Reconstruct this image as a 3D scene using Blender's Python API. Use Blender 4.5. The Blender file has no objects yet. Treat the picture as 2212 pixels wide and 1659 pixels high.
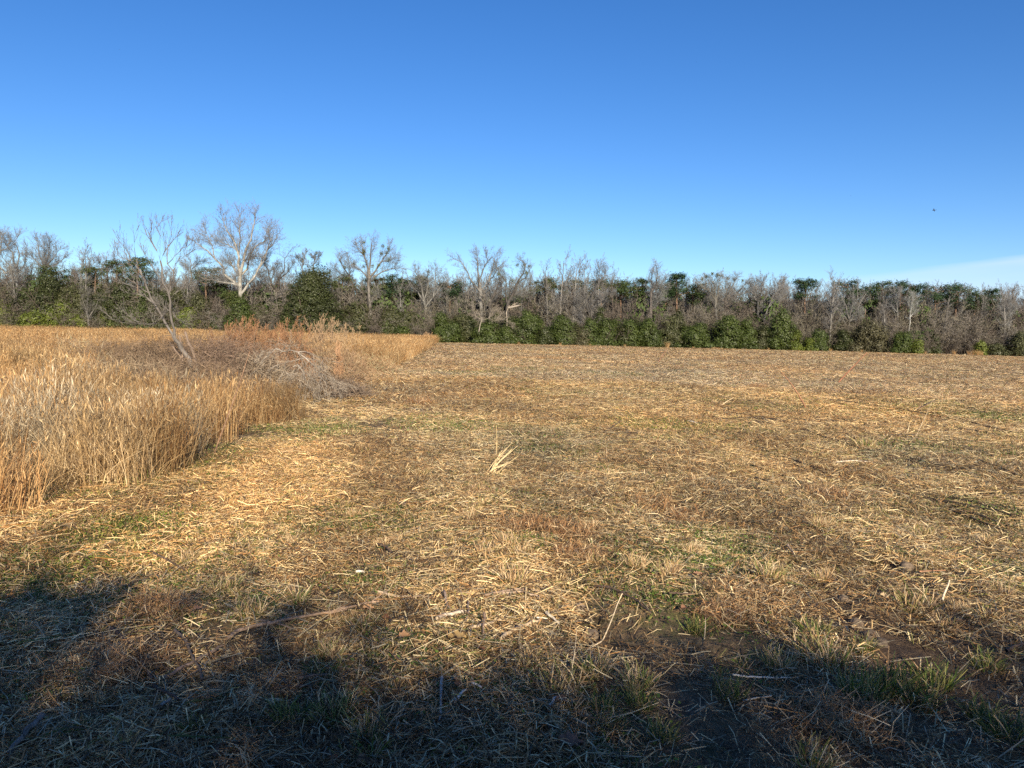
import bpy, math, random
import numpy as np
from mathutils import Vector, Matrix, Euler
R = math.radians
C = bpy.context.scene.collection
S = bpy.context.scene
rng = random.Random(7)
NR = np.random.RandomState(7)

# ------------------------------------------------------------------ camera
EYE = 1.6
PITCH, ROLL = 3.85, 1.3
cam = bpy.data.cameras.new('camera')
cam.sensor_width = 36.0
cam.lens = 27.0
cam.clip_start = 0.05
cam.clip_end = 6000
camo = bpy.data.objects.new('camera', cam)
C.objects.link(camo)
CM = Matrix.Rotation(R(90 - PITCH), 4, 'X') @ Matrix.Rotation(R(ROLL), 4, 'Z')
CM.translation = (0, 0, EYE)
camo.matrix_world = CM
S.camera = camo
FP = 2212 * 27.0 / 36.0
M3 = CM.to_3x3()


def ray(px, py):
    """direction for a point of the photograph measured on a 2212 x 1659 grid"""
    return M3 @ Vector(((px - 1106) / FP, -(py - 829.5) / FP, -1.0))


def at(px, py, Y):
    d = ray(px, py)
    return Vector((0, 0, EYE)) + d * (Y / d.y)


def ground(px, py, z=0.0):
    d = ray(px, py)
    t = (z - EYE) / d.z
    return Vector((0, 0, EYE)) + d * t


# ------------------------------------------------------------------ light
SUN_EL = 23.0
SUN_AZ_RIGHT = 13.5           # sun stands behind the camera, this far to the right
sx, sy = math.sin(R(SUN_AZ_RIGHT)), -math.cos(R(SUN_AZ_RIGHT))
SUND = Vector((sx * math.cos(R(SUN_EL)), sy * math.cos(R(SUN_EL)), math.sin(R(SUN_EL))))
w = bpy.data.worlds.new('World')
S.world = w
w.use_nodes = True
nt = w.node_tree
nt.nodes.clear()
sky = nt.nodes.new('ShaderNodeTexSky')
sky.sky_type = 'NISHITA'
sky.sun_disc = False
sky.sun_elevation = R(SUN_EL)
sky.sun_rotation = math.atan2(sx, sy)
sky.altitude = 0
sky.air_density = 0.85
sky.dust_density = 0.35
sky.ozone_density = 4.0
bg = nt.nodes.new('ShaderNodeBackground')
bg.inputs['Strength'].default_value = 0.080
out = nt.nodes.new('ShaderNodeOutputWorld')
# thin low cloud bank, to the right above the horizon
tc = nt.nodes.new('ShaderNodeTexCoord')
sep = nt.nodes.new('ShaderNodeSeparateXYZ')
nt.links.new(tc.outputs['Generated'], sep.inputs[0])


def wm(op, a, b=None, c=None, clamp=False):
    n = nt.nodes.new('ShaderNodeMath')
    n.operation = op
    n.use_clamp = clamp
    for i, v in enumerate((a, b, c)):
        if v is None:
            continue
        if isinstance(v, (int, float)):
            n.inputs[i].default_value = v
        else:
            nt.links.new(v, n.inputs[i])
    return n.outputs[0]


az = wm('ARCTAN2', sep.outputs[0], sep.outputs[1])          # 0 straight ahead, + to the right
nz = nt.nodes.new('ShaderNodeTexNoise')
nz.inputs['Scale'].default_value = 2.2
nz.inputs['Detail'].default_value = 7
mp = nt.nodes.new('ShaderNodeMapping')
mp.inputs['Scale'].default_value = (1.6, 1.6, 16)
nt.links.new(tc.outputs['Generated'], mp.inputs[0])
nt.links.new(mp.outputs[0], nz.inputs['Vector'])
# top edge of the bank rises to the right
top = wm('MULTIPLY_ADD', az, 0.105, 0.034)
top = wm('ADD', top, wm('MULTIPLY', wm('SUBTRACT', nz.outputs[0], 0.5), 0.010))
edge = wm('DIVIDE', wm('SUBTRACT', top, sep.outputs[2]), 0.006, clamp=True)
side = wm('DIVIDE', wm('SUBTRACT', az, 0.30), 0.20, clamp=True)
fade = wm('DIVIDE', wm('SUBTRACT', 1.5, az), 0.5, clamp=True)
cl = wm('MULTIPLY', wm('MULTIPLY', edge, side), fade)
cl = wm('MULTIPLY', cl, wm('MULTIPLY_ADD', nz.outputs[0], 0.75, 0.0, clamp=True))
mix = nt.nodes.new('ShaderNodeMix')
mix.data_type = 'RGBA'
nt.links.new(cl, mix.inputs['Factor'])
hs_ = nt.nodes.new('ShaderNodeHueSaturation')
hs_.inputs['Saturation'].default_value = 1.22
hs_.inputs['Hue'].default_value = 0.508
nt.links.new(sky.outputs[0], hs_.inputs['Color'])
nt.links.new(hs_.outputs[0], mix.inputs[6])
mix.inputs[7].default_value = (5.4, 6.2, 7.6, 1)
nt.links.new(mix.outputs[2], bg.inputs['Color'])
nt.links.new(bg.outputs[0], out.inputs[0])

sl = bpy.data.lights.new('sun', 'SUN')
sl.energy = 5.0
sl.angle = R(0.53)
sl.color = (1.0, 0.86, 0.64)
so = bpy.data.objects.new('sun', sl)
C.objects.link(so)
so.rotation_mode = 'QUATERNION'
so.rotation_quaternion = SUND.to_track_quat('Z', 'Y')

S.view_settings.view_transform = 'Standard'
S.view_settings.look = 'None'
S.view_settings.gamma = 1.0
S.view_settings.use_curve_mapping = False
S.view_settings.exposure = 0.95
S.cycles.max_bounces = 5
S.cycles.diffuse_bounces = 3
S.cycles.glossy_bounces = 1
S.cycles.transmission_bounces = 3
S.cycles.transparent_max_bounces = 4
S.cycles.use_denoising = False

# ------------------------------------------------------------------ noise and terrain


def _hash(ix, iy, seed):
    n = (ix.astype(np.int64) * 374761393 + iy.astype(np.int64) * 668265263 + seed * 982451653) & 0x7fffffff
    n = ((n ^ (n >> 13)) * 1274126177) & 0x7fffffff
    n = ((n ^ (n >> 15)) * 69069 + 12345) & 0x7fffffff
    return (n & 0xffff) / 65535.0


def vnoise(x, y, seed=0):
    x = np.asarray(x, float)
    y = np.asarray(y, float)
    ix, iy = np.floor(x), np.floor(y)
    fx, fy = x - ix, y - iy
    fx = fx * fx * (3 - 2 * fx)
    fy = fy * fy * (3 - 2 * fy)
    a, b = _hash(ix, iy, seed), _hash(ix + 1, iy, seed)
    c, d = _hash(ix, iy + 1, seed), _hash(ix + 1, iy + 1, seed)
    return (a * (1 - fx) + b * fx) * (1 - fy) + (c * (1 - fx) + d * fx) * fy


def fbm(x, y, seed=0, o=4):
    s, a, t = 0, 1, 0
    for i in range(o):
        s = s + a * vnoise(x * 2 ** i, y * 2 ** i, seed + i * 17)
        t += a
        a *= 0.5
    return s / t


# ruts and clods, from where they lie in the photograph: (px, py, radius in m)
RUTS = [(1215, 1240, .13), (1235, 1275, .15), (1262, 1325, .17), (1285, 1365, .2), (1300, 1400, .18),
        (1420, 1085, .35), (1500, 1110, .35), (1130, 1150, .25), (900, 900, .5), (1090, 915, .45)]
RUTW = [(ground(a, b), r) for a, b, r in RUTS]


def hgt(x, y):
    x = np.asarray(x, float)
    y = np.asarray(y, float)
    h = 0.10 * (fbm(x * .05, y * .05, 3, 2) - .5) + 0.085 * (fbm(x * .45, y * .45, 11, 3) - .5)
    h = h + 0.065 * (fbm(x * 2.3, y * 2.3, 23, 3) - .5)
    h = h + 0.022 * (vnoise(x * 7.5, y * 7.5, 29) - .5) * (np.hypot(x, y) < 30)
    u = x + 0.08 * y
    h = h + 0.012 * np.sin(u * 2.1 + 1.5 * vnoise(x * .2, y * .2, 9))
    for p, r in RUTW:
        h = h - 0.065 * np.exp(-((x - p.x) ** 2 + (y - p.y) ** 2) / (r * r))
    return h - 0.01


def hz(x, y):
    return float(hgt(np.array([x]), np.array([y]))[0])


def blob(x, y, pts):
    m = np.zeros_like(np.asarray(x, float))
    for px, py, r, a in pts:
        p = ground(px, py)
        m = np.maximum(m, a * np.exp(-((x - p.x) ** 2 + ((y - p.y)) ** 2) / (r * r)))
    return m


GREEN = [(1700, 880, 1.8, .5), (1560, 930, 1.2, .45), (2100, 960, 1.2, .55), (1350, 900, 1.3, .4), (980, 940, .8, .5), (1880, 1130, .5, .6), (1430, 1230, .3, .7), (450, 1000, .7, .8), (545, 960, .5, .7), (610, 925, .4, .6), (800, 1140, .45, .8), (1380, 1280, .42, 1), (1440, 1330, .35, .9), (1330, 1250, .3, .7), (330, 1145, .4, .8), (200, 1190, .35, .9),
         (130, 1235, .3, .9), (1200, 1100, .4, .7), (1650, 1170, .4, .7), (2120, 1120, .8, .7), (840, 1430, .3, .9), (1000, 1480, .25, .8), (1010, 1440, .2, .7),
         (1080, 1010, .5, .5), (1900, 880, 2.2, .6), (2190, 1240, .4, .7), (330, 1000, .5, .8), (430, 990, .6, .9), (1150, 975, .6, .6),
         (700, 1040, .5, .5), (1500, 860, 1.6, .5), (1250, 850, 1.6, .35), (800, 1250, .25, .7), (1480, 1360, .2, .8), (1200, 1560, .25, .9), (900, 1540, .2, .7), (20, 1500, .25, .5),
         (200, 1130, .5, .7), (640, 930, .8, .7), (1750, 990, .7, .5), (1960, 1060, .6, .5), (1100, 1540, .2, .7), (560, 1180, .3, .5), (1640, 1440, .2, .6)]
SOIL = [(1262, 1325, .16, 1), (1230, 1290, .16, .9), (1290, 1380, .2, .9), (1830, 1320, .33, 1), (1900, 1390, .3, 1), (1760, 1280, .25, .8), (1950, 1430, .25, .9), (890, 900, .8, .7), (860, 925, .7, .8),
        (1090, 915, .7, .8), (950, 990, .6, .6), (1170, 1060, .4, .8), (850, 1095, .45, .8), (1000, 1330, .22, .8), (640, 1250, .35, .6),
        (720, 1270, .3, .5), (1640, 1250, .2, .9), (1960, 1235, .3, .7), (2020, 1250, .3, .5), (1450, 1600, .3, .9), (2050, 1500, .3, .6), (920, 820, 1.6, .5), (300, 1360, .3, .5), (700, 1560, .3, .5),
        (1410, 990, .35, .7), (1550, 1150, .2, .6), (680, 1120, .3, .4)]
BROWN = [(800, 845, 1.6, 1), (880, 850, 2.2, .9), (760, 830, 2.0, 1), (960, 845, 1.8, .7), (1050, 835, 1.6, .5), (840, 870, 1.0, .9), (1430, 1080, .5, .8),
         (1500, 1110, .5, .7), (1120, 1140, .35, .9), (1240, 1190, .3, .9), (1700, 1090, .5, .5), (250, 1300, .3, .5), (350, 1330, .3, .7), (280, 1440, .4, .6), (1630, 1290, .2, .6), (1800, 1540, .4, .6), (1900, 1150, .5, .4)]


def masks(x, y):
    n1 = fbm(x * .7, y * .7, 51, 4)
    n2 = fbm(x * .55 + 9, y * .55, 77, 4)
    n3 = fbm(x * .5, y * .25, 91, 4)
    g = np.clip(blob(x, y, GREEN) + np.clip((n1 - .58) * 3.0, 0, .5), 0, 1)
    s = np.clip(blob(x, y, SOIL) + np.clip((n2 - .60) * 4.0, 0, .7) * np.clip((16 - y) / 6, 0, 1), 0, 1)
    b = np.clip(blob(x, y, BROWN) + np.clip((n3 - .58) * 3.5, 0, .6) * np.clip((14 - y) / 6, .12, 1), 0, 1)
    return g, s, b


# edge between the standing grass (left) and the mown field, x as a function of y
EDGE = [(-40, -9.0), (2.0, -6.2), (4.5, -4.7), (5.8, -4.0), (7.0, -3.95), (8.4, -3.75), (9.7, -3.5), (11.0, -3.45), (13.6, -3.75),
        (15.5, -3.9), (18.9, -3.95), (24, -4.4), (30, -4.9), (104, -10.7), (400, -34)]
EY = np.array([e[0] for e in EDGE])
EX = np.array([e[1] for e in EDGE])


def edge_x(y):
    return np.interp(y, EY, EX)


# ------------------------------------------------------------------ materials


def mk(name, rough=.85, spec=.25, trans=0.0, noise=0.0, nscale=8.0, tint=False, bump=0.0):
    m = bpy.data.materials.new(name)
    m.use_nodes = True
    t = m.node_tree
    t.nodes.clear()
    o = t.nodes.new('ShaderNodeOutputMaterial')
    a = t.nodes.new('ShaderNodeAttribute')
    a.attribute_name = 'Col'
    col = a.outputs['Color']
    geo = t.nodes.new('ShaderNodeNewGeometry')
    if noise:
        n = t.nodes.new('ShaderNodeTexNoise')
        n.inputs['Scale'].default_value = nscale
        n.inputs['Detail'].default_value = 4
        t.links.new(geo.outputs['Position'], n.inputs['Vector'])
        mr = t.nodes.new('ShaderNodeMapRange')
        mr.inputs[1].default_value = .25
        mr.inputs[2].default_value = .75
        mr.inputs[3].default_value = 1 - noise
        mr.inputs[4].default_value = 1 + noise
        t.links.new(n.outputs[0], mr.inputs[0])
        mu = t.nodes.new('ShaderNodeVectorMath')
        mu.operation = 'SCALE'
        t.links.new(col, mu.inputs[0])
        t.links.new(mr.outputs[0], mu.inputs['Scale'])
        col = mu.outputs[0]
    if tint:
        at_ = t.nodes.new('ShaderNodeAttribute')
        at_.attribute_type = 'INSTANCER'
        at_.attribute_name = 'tint'
        mu = t.nodes.new('ShaderNodeVectorMath')
        mu.operation = 'MULTIPLY'
        t.links.new(col, mu.inputs[0])
        t.links.new(at_.outputs['Color'], mu.inputs[1])
        col = mu.outputs[0]
    p = t.nodes.new('ShaderNodeBsdfPrincipled')
    p.inputs['Roughness'].default_value = rough
    p.inputs['Specular IOR Level'].default_value = spec
    t.links.new(col, p.inputs['Base Color'])
    sh = p.outputs[0]
    if bump:
        n = t.nodes.new('ShaderNodeTexNoise')
        n.inputs['Scale'].default_value = 40
        n.inputs['Detail'].default_value = 5
        t.links.new(geo.outputs['Position'], n.inputs['Vector'])
        b = t.nodes.new('ShaderNodeBump')
        b.inputs['Strength'].default_value = bump
        b.inputs['Distance'].default_value = .02
        t.links.new(n.outputs[0], b.inputs['Height'])
        t.links.new(b.outputs[0], p.inputs['Normal'])
    if trans:
        tr = t.nodes.new('ShaderNodeBsdfTranslucent')
        t.links.new(col, tr.inputs['Color'])
        mx = t.nodes.new('ShaderNodeMixShader')
        mx.inputs[0].default_value = trans
        t.links.new(sh, mx.inputs[1])
        t.links.new(tr.outputs[0], mx.inputs[2])
        sh = mx.outputs[0]
    t.links.new(sh, o.inputs[0])
    return m


M_STRAW = mk('dry_straw', .6, .3, .18, tint=True)
M_GRASS = mk('dry_standing_grass', .65, .25, .25, tint=True)
M_TUFT = mk('tuft_blades', .6, .3, .25)
M_BARK = mk('bark', .9, .15, 0, noise=.35, nscale=3.0, bump=.4)
M_TWIG = mk('twigs', .9, .15, 0)
M_LEAF = mk('evergreen_leaves', .5, .35, .22, noise=.3, nscale=.6)
M_NEED = mk('pine_needles', .6, .25, .15, noise=.25, nscale=.5)
M_WOODM = mk('wood_mass', .85, .2, .08, tint=True)
M_STICK = mk('fallen_wood', .85, .2, 0, noise=.4, nscale=30, bump=.5)
M_DLEAF = mk('dead_leaf', .7, .3, .2, noise=.25, nscale=60)
M_CLOD = mk('soil_clod', .95, .1, 0, noise=.3, nscale=50, bump=.8)
M_FEATH = mk('bird_feathers', .7, .2, 0)

# ------------------------------------------------------------------ objects and tags


def tag(o, label=None, cat=None, group=None, kind=None):
    if label:
        o['label'] = label
    if cat:
        o['category'] = cat
    if group:
        o['group'] = group
    if kind:
        o['kind'] = kind
    return o


def empty(name, loc, rz=0.0, label=None, cat=None, group=None):
    o = bpy.data.objects.new(name, None)
    o.empty_display_size = .2
    C.objects.link(o)
    o.location = loc
    o.rotation_euler = (0, 0, rz)
    return tag(o, label, cat, group)


class Geo:
    """numpy mesh collector: vertices, faces (quads or tris) and a colour per vertex"""

    def __init__(s):
        s.V, s.F4, s.F3, s.K = [], [], [], []
        s.n = 0

    def add(s, v, f, c):
        v = np.asarray(v, float).reshape(-1, 3)
        f = np.asarray(f, int)
        c = np.broadcast_to(np.asarray(c, float), (len(v), 3))
        (s.F4 if f.shape[1] == 4 else s.F3).append(f + s.n)
        s.V.append(v)
        s.K.append(c)
        s.n += len(v)

    def arrays(s):
        V = np.concatenate(s.V) if s.V else np.zeros((0, 3))
        K = np.concatenate(s.K) if s.K else np.zeros((0, 3))
        F4 = np.concatenate(s.F4) if s.F4 else np.zeros((0, 4), int)
        F3 = np.concatenate(s.F3) if s.F3 else np.zeros((0, 3), int)
        return V, F4, F3, K

    def merge(s, g, off=(0, 0, 0), scl=1.0):
        V, F4, F3, K = g.arrays()
        V = V * scl + np.array(off)
        if len(F4):
            s.F4.append(F4 + s.n)
        if len(F3):
            s.F3.append(F3 + s.n)
        s.V.append(V)
        s.K.append(K)
        s.n += len(V)

    def mesh(s, name, mat, smooth=False, extra=None):
        V, F4, F3, K = s.arrays()
        return mesh_from(name, V, F4, F3, K, mat, smooth)


def mesh_from(name, V, F4, F3, K, mat, smooth=False):
    me = bpy.data.meshes.new(name)
    nv, n4, n3 = len(V), len(F4), len(F3)
    me.vertices.add(nv)
    me.vertices.foreach_set('co', np.ascontiguousarray(V, np.float32).ravel())
    me.loops.add(n4 * 4 + n3 * 3)
    me.loops.foreach_set('vertex_index', np.concatenate([F4.ravel(), F3.ravel()]).astype(np.int32))
    me.polygons.add(n4 + n3)
    st = np.concatenate([np.arange(n4) * 4, n4 * 4 + np.arange(n3) * 3]).astype(np.int32)
    me.polygons.foreach_set('loop_start', st)
    if smooth:
        me.polygons.foreach_set('use_smooth', np.ones(n4 + n3, bool))
    me.update(calc_edges=True)
    a = me.attributes.new('Col', 'FLOAT_COLOR', 'POINT')
    kk = np.ones((nv, 4), np.float32)
    kk[:, :3] = K
    a.data.foreach_set('color', kk.ravel())
    me.materials.append(mat)
    return me


def obj(name, me, parent=None, loc=None):
    o = bpy.data.objects.new(name, me)
    C.objects.link(o)
    if parent:
        o.parent = parent
    if loc is not None:
        o.location = loc
    return o


def copy_thing(root, loc, rz, scl, label=None):
    r = root.copy()
    C.objects.link(r)
    r.location = loc
    r.rotation_euler = (0, 0, rz)
    r.scale = scl if isinstance(scl, (tuple, list)) else (scl, scl, scl)
    if label:
        r['label'] = label
    for ch in list(root.children):
        c = ch.copy()
        C.objects.link(c)
        c.parent = r
        c.matrix_parent_inverse = ch.matrix_parent_inverse.copy()
    return r


# ------------------------------------------------------------------ wood: tubes, ribbons, growth


def jcol(c, n, j=.15, r=None):
    r = r or NR
    k = 1 + (r.rand(n, 1) - .5) * 2 * j
    return np.clip(np.array(c)[None, :] * k, 0, 1)


def tubes(g, segs, ca, cb, thr5=.05, thr3=.018, minr=0.0, pale=None):
    """segs: rows p0(3) p1(3) r0 r1.  thick ones get five sides, thin ones three, twigs are ribbons"""
    if len(segs) == 0:
        return
    A = np.array(segs, float)
    A[:, 6:8] = np.maximum(A[:, 6:8], minr)
    rmax = np.maximum(A[:, 6], A[:, 7])
    for lo, hi, ns in ((thr5, 9e9, 6), (thr3, thr5, 3), (0, thr3, 2)):
        B = A[(rmax >= lo) & (rmax < hi)]
        n = len(B)
        if not n:
            continue
        p0, p1, r0, r1 = B[:, :3], B[:, 3:6], B[:, 6:7], B[:, 7:8]
        d = p1 - p0
        d /= np.linalg.norm(d, axis=1, keepdims=True) + 1e-9
        ref = np.where(np.abs(d[:, 2:3]) > .8, np.array([[1., .3, 0]]), np.array([[0., .2, 1.]]))
        u = np.cross(d, ref)
        u /= np.linalg.norm(u, axis=1, keepdims=True) + 1e-9
        v = np.cross(d, u)
        mixk = np.clip((B[:, 6:7] - .01) / .08, 0, 1)
        col = np.array(ca) * mixk + np.array(cb) * (1 - mixk)
        col = col * (1 + (NR.rand(n, 1) - .5) * .3)
        if ns == 2:
            th = NR.rand(n, 1) * math.pi
            w_ = u * np.cos(th) + v * np.sin(th)
            V = np.stack([p0 - w_ * r0, p0 + w_ * r0, p1 + w_ * r1, p1 - w_ * r1], 1)
            F = np.arange(n)[:, None] * 4 + np.array([[0, 1, 2, 3]])
            g.add(V, F, np.repeat(col, 4, 0))
        else:
            V = []
            for k in range(ns):
                a = 2 * math.pi * k / ns
                w_ = u * math.cos(a) + v * math.sin(a)
                V.append(p0 - d * r0 * .15 + w_ * r0)
                V.append(p1 + d * r1 * .15 + w_ * r1)
            V = np.stack(V, 1)
            b = np.arange(n)[:, None] * (2 * ns)
            for k in range(ns):
                q = (k + 1) % ns
                F = b + np.array([[2 * k, 2 * q, 2 * q + 1, 2 * k + 1]])
                if k == 0:
                    base = g.n
                    g.add(V, F, np.repeat(col, 2 * ns, 0))
                else:
                    g.F4.append(F + base)


def norm(v):
    l = math.sqrt(v[0] * v[0] + v[1] * v[1] + v[2] * v[2]) + 1e-9
    return (v[0] / l, v[1] / l, v[2] / l)


def side_dir(d, ang, r):
    """a direction at about ang from d, at a random turn"""
    a = (r.gauss(0, 1), r.gauss(0, 1), r.gauss(0, 1))
    k = a[0] * d[0] + a[1] * d[1] + a[2] * d[2]
    a = norm((a[0] - k * d[0], a[1] - k * d[1], a[2] - k * d[2]))
    c, s_ = math.cos(ang), math.sin(ang)
    return (d[0] * c + a[0] * s_, d[1] * c + a[1] * s_, d[2] * c + a[2] * s_)


def grow(segs, p, d, L, r0, lvl, P, r):
    ns = P['seg'][lvl]
    st = L / ns
    wd, tr = P['wander'][lvl], P['trop'][lvl]
    last = lvl >= P['max']
    kids = P['kids'][lvl] if not last else 0
    r1e = r0 * (.35 if not last else .4)
    s0 = P.get('start', .25)
    for i in range(ns):
        d = norm((d[0] + r.gauss(0, wd), d[1] + r.gauss(0, wd), d[2] + r.gauss(0, wd) + tr))
        q = (p[0] + d[0] * st, p[1] + d[1] * st, p[2] + d[2] * st)
        ra = r0 + (r1e - r0) * i / ns
        rb = r0 + (r1e - r0) * (i + 1) / ns
        segs.append((p[0], p[1], p[2], q[0], q[1], q[2], ra, rb))
        t = (i + 1) / ns
        if not last and t > s0 * (1 if lvl == 0 else .5):
            m = kids / ns
            k = int(m) + (1 if r.random() < m - int(m) else 0)
            for _ in range(k):
                f = r.random()
                b = (p[0] + (q[0] - p[0]) * f, p[1] + (q[1] - p[1]) * f, p[2] + (q[2] - p[2]) * f)
                cd = side_dir(d, P['ang'][lvl] * r.uniform(.7, 1.25), r)
                cl_ = L * P['ratio'][lvl] * r.uniform(.6, 1.15) * (1 - .45 * t)
                grow(segs, b, cd, cl_, ra * P['rr'], lvl + 1, P, r)
        p = q


def limb(segs, pts, r0, r1, P, r, kids=6, length=2.0, lvl=2, from_t=.25, ang=.8, up=.15):
    """a traced limb with side branches grown from it; pts are world-size points"""
    n = len(pts) - 1
    fine, rad = [pts[0]], [r0]
    for i in range(n):
        a, b = pts[i], pts[i + 1]
        for k in (1, 2):
            t = (i + k / 2) / n
            q = a.lerp(b, k / 2)
            j = (b - a).length * .035
            if not (i == n - 1 and k == 2):
                q = q + Vector((r.gauss(0, j), r.gauss(0, j), r.gauss(0, j)))
            fine.append(q)
            rad.append(r0 + (r1 - r0) * t ** .8)
    m = len(fine) - 1
    for i in range(m):
        a, b = fine[i], fine[i + 1]
        segs.append((*a, *b, rad[i], rad[i + 1]))
        t = (i + 1) / m
        if t < from_t:
            continue
        mm = kids / (m * (1 - from_t))
        k = int(mm) + (1 if r.random() < mm - int(mm) else 0)
        d = norm((b - a)[:])
        for _ in range(k):
            cd = side_dir(d, ang * r.uniform(.6, 1.3), r)
            cd = norm((cd[0], cd[1], cd[2] + up))
            rr = min(max(rad[i] * .5, r1 * .5), length * .0105)
            grow(segs, tuple(a.lerp(b, r.random())), cd, length * r.uniform(.6, 1.2) * (1.1 - .4 * t), rr, lvl, P, r)
    d = norm((fine[-1] - fine[-2])[:])
    grow(segs, tuple(fine[-1]), d, length * .45, min(r1, length * .0105), lvl, P, r)


P_HERO = dict(seg=[6, 5, 4, 3, 2], wander=[.1, .14, .17, .2, .25], trop=[.05, .05, .05, .03, 0], kids=[8, 8, 7, 6, 0],
              ang=[.7, .75, .75, .8, .8], ratio=[.6, .55, .52, .55, .5], rr=.5, max=4)
P_SLIM = dict(seg=[9, 4, 3, 2, 2], wander=[.03, .1, .15, .2, .2], trop=[.06, .10, .07, .03, 0], kids=[26, 8, 5, 0, 0],
              ang=[.62, .6, .7, .8, .8], ratio=[.36, .5, .5, .5, .5], rr=.42, max=3, start=.32)
P_VASE = dict(seg=[6, 5, 4, 3, 2], wander=[.05, .12, .15, .2, .2], trop=[.03, .09, .06, .03, 0], kids=[10, 9, 7, 5, 0],
              ang=[.55, .6, .7, .8, .8], ratio=[.85, .5, .5, .5, .5], rr=.55, max=3, start=.3)

BARK_G = (.150, .140, .128)
BARK_D = (.075, .063, .053)
TWIG_G = (.150, .147, .140)
TWIG_B = (.118, .102, .088)


# ------------------------------------------------------------------ leaves


def leaves(g, clumps, n, size, ca, cb, rad=.35, flat=.6, r=None, up=.3, aspect=.6):
    """clumps: rows centre(3) outward(3) scale.  leaf-sized rhombs scattered round every clump"""
    r = r or NR
    Cc = np.array(clumps, float)
    idx = r.randint(0, len(Cc), n)
    c = Cc[idx, :3]
    o = Cc[idx, 3:6]
    s = Cc[idx, 6:7]
    off = r.randn(n, 3) * rad * s * np.array([1, 1, flat])
    p = c + off
    nrm = o + off / (rad * s + 1e-6) * .45 + r.randn(n, 3) * .45 + np.array([0, 0, up])
    nrm /= np.linalg.norm(nrm, axis=1, keepdims=True) + 1e-9
    t = np.cross(nrm, r.randn(n, 3))
    t /= np.linalg.norm(t, axis=1, keepdims=True) + 1e-9
    b = np.cross(nrm, t)
    L = size * r.uniform(.6, 1.4, (n, 1))
    V = np.stack([p - t * L, p - b * L * aspect, p + t * L, p + b * L * aspect], 1)
    F = np.arange(n)[:, None] * 4 + np.array([[0, 1, 2, 3]])
    k = np.clip(r.rand(len(Cc), 1)[idx] * .6 + r.rand(n, 1) * .5, 0, 1)
    col = np.array(ca) * (1 - k) + np.array(cb) * k
    g.add(V, F, np.repeat(col, 4, 0))


def lobes_to_clumps(lobes, per, r, zmin=.05):
    """lobes: (x, y, z, rx, ry, rz); clumps on and a little inside their surface"""
    out_ = []
    for (x, y, z, rx, ry, rz_) in lobes:
        m = max(6, int(per * rx * rz_))
        v = r.randn(m, 3)
        v /= np.linalg.norm(v, axis=1, keepdims=True)
        k = r.uniform(.72, 1.04, (m, 1))
        lump = 1 + .22 * (r.rand(m, 1) - .5)
        p = v * k * lump * np.array([rx, ry, rz_]) + np.array([x, y, z])
        for a, b in zip(p, v):
            if a[2] > zmin:
                out_.append((*a, *b, r.uniform(.7, 1.4)))
    return out_


# ------------------------------------------------------------------ self-instancing stuff
_ng = {}


def scatter_group(nvar):
    if nvar in _ng:
        return _ng[nvar]
    ng = bpy.data.node_groups.new('scatter_%d' % nvar, 'GeometryNodeTree')
    ng.interface.new_socket('Geometry', in_out='INPUT', socket_type='NodeSocketGeometry')
    ng.interface.new_socket('Geometry', in_out='OUTPUT', socket_type='NodeSocketGeometry')
    N, L = ng.nodes, ng.links
    gi, go = N.new('NodeGroupInput'), N.new('NodeGroupOutput')

    def named(nm, ty):
        n = N.new('GeometryNodeInputNamedAttribute')
        n.data_type = ty
        n.inputs['Name'].default_value = nm
        return n.outputs[0]
    var, iv = named('variant', 'FLOAT'), named('iv', 'FLOAT')
    rot, scl = named('rot', 'FLOAT_VECTOR'), named('scl', 'FLOAT_VECTOR')

    def near(a, k):
        n = N.new('FunctionNodeCompare')
        n.data_type = 'FLOAT'
        n.operation = 'EQUAL'
        L.new(a, n.inputs[0])
        n.inputs[1].default_value = k
        n.inputs[12].default_value = .1
        return n.outputs[0]

    def sepg(sel):
        n = N.new('GeometryNodeSeparateGeometry')
        n.domain = 'POINT'
        L.new(gi.outputs[0], n.inputs[0])
        L.new(sel, n.inputs[1])
        return n.outputs[0]
    pts = sepg(near(var, -1.0))
    jn = N.new('GeometryNodeJoinGeometry')
    for k in range(nvar):
        io = N.new('GeometryNodeInstanceOnPoints')
        L.new(pts, io.inputs['Points'])
        L.new(near(iv, float(k)), io.inputs['Selection'])
        L.new(sepg(near(var, float(k))), io.inputs['Instance'])
        L.new(rot, io.inputs['Rotation'])
        L.new(scl, io.inputs['Scale'])
        L.new(io.outputs[0], jn.inputs[0])
    L.new(jn.outputs[0], go.inputs[0])
    _ng[nvar] = ng
    return ng


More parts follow.
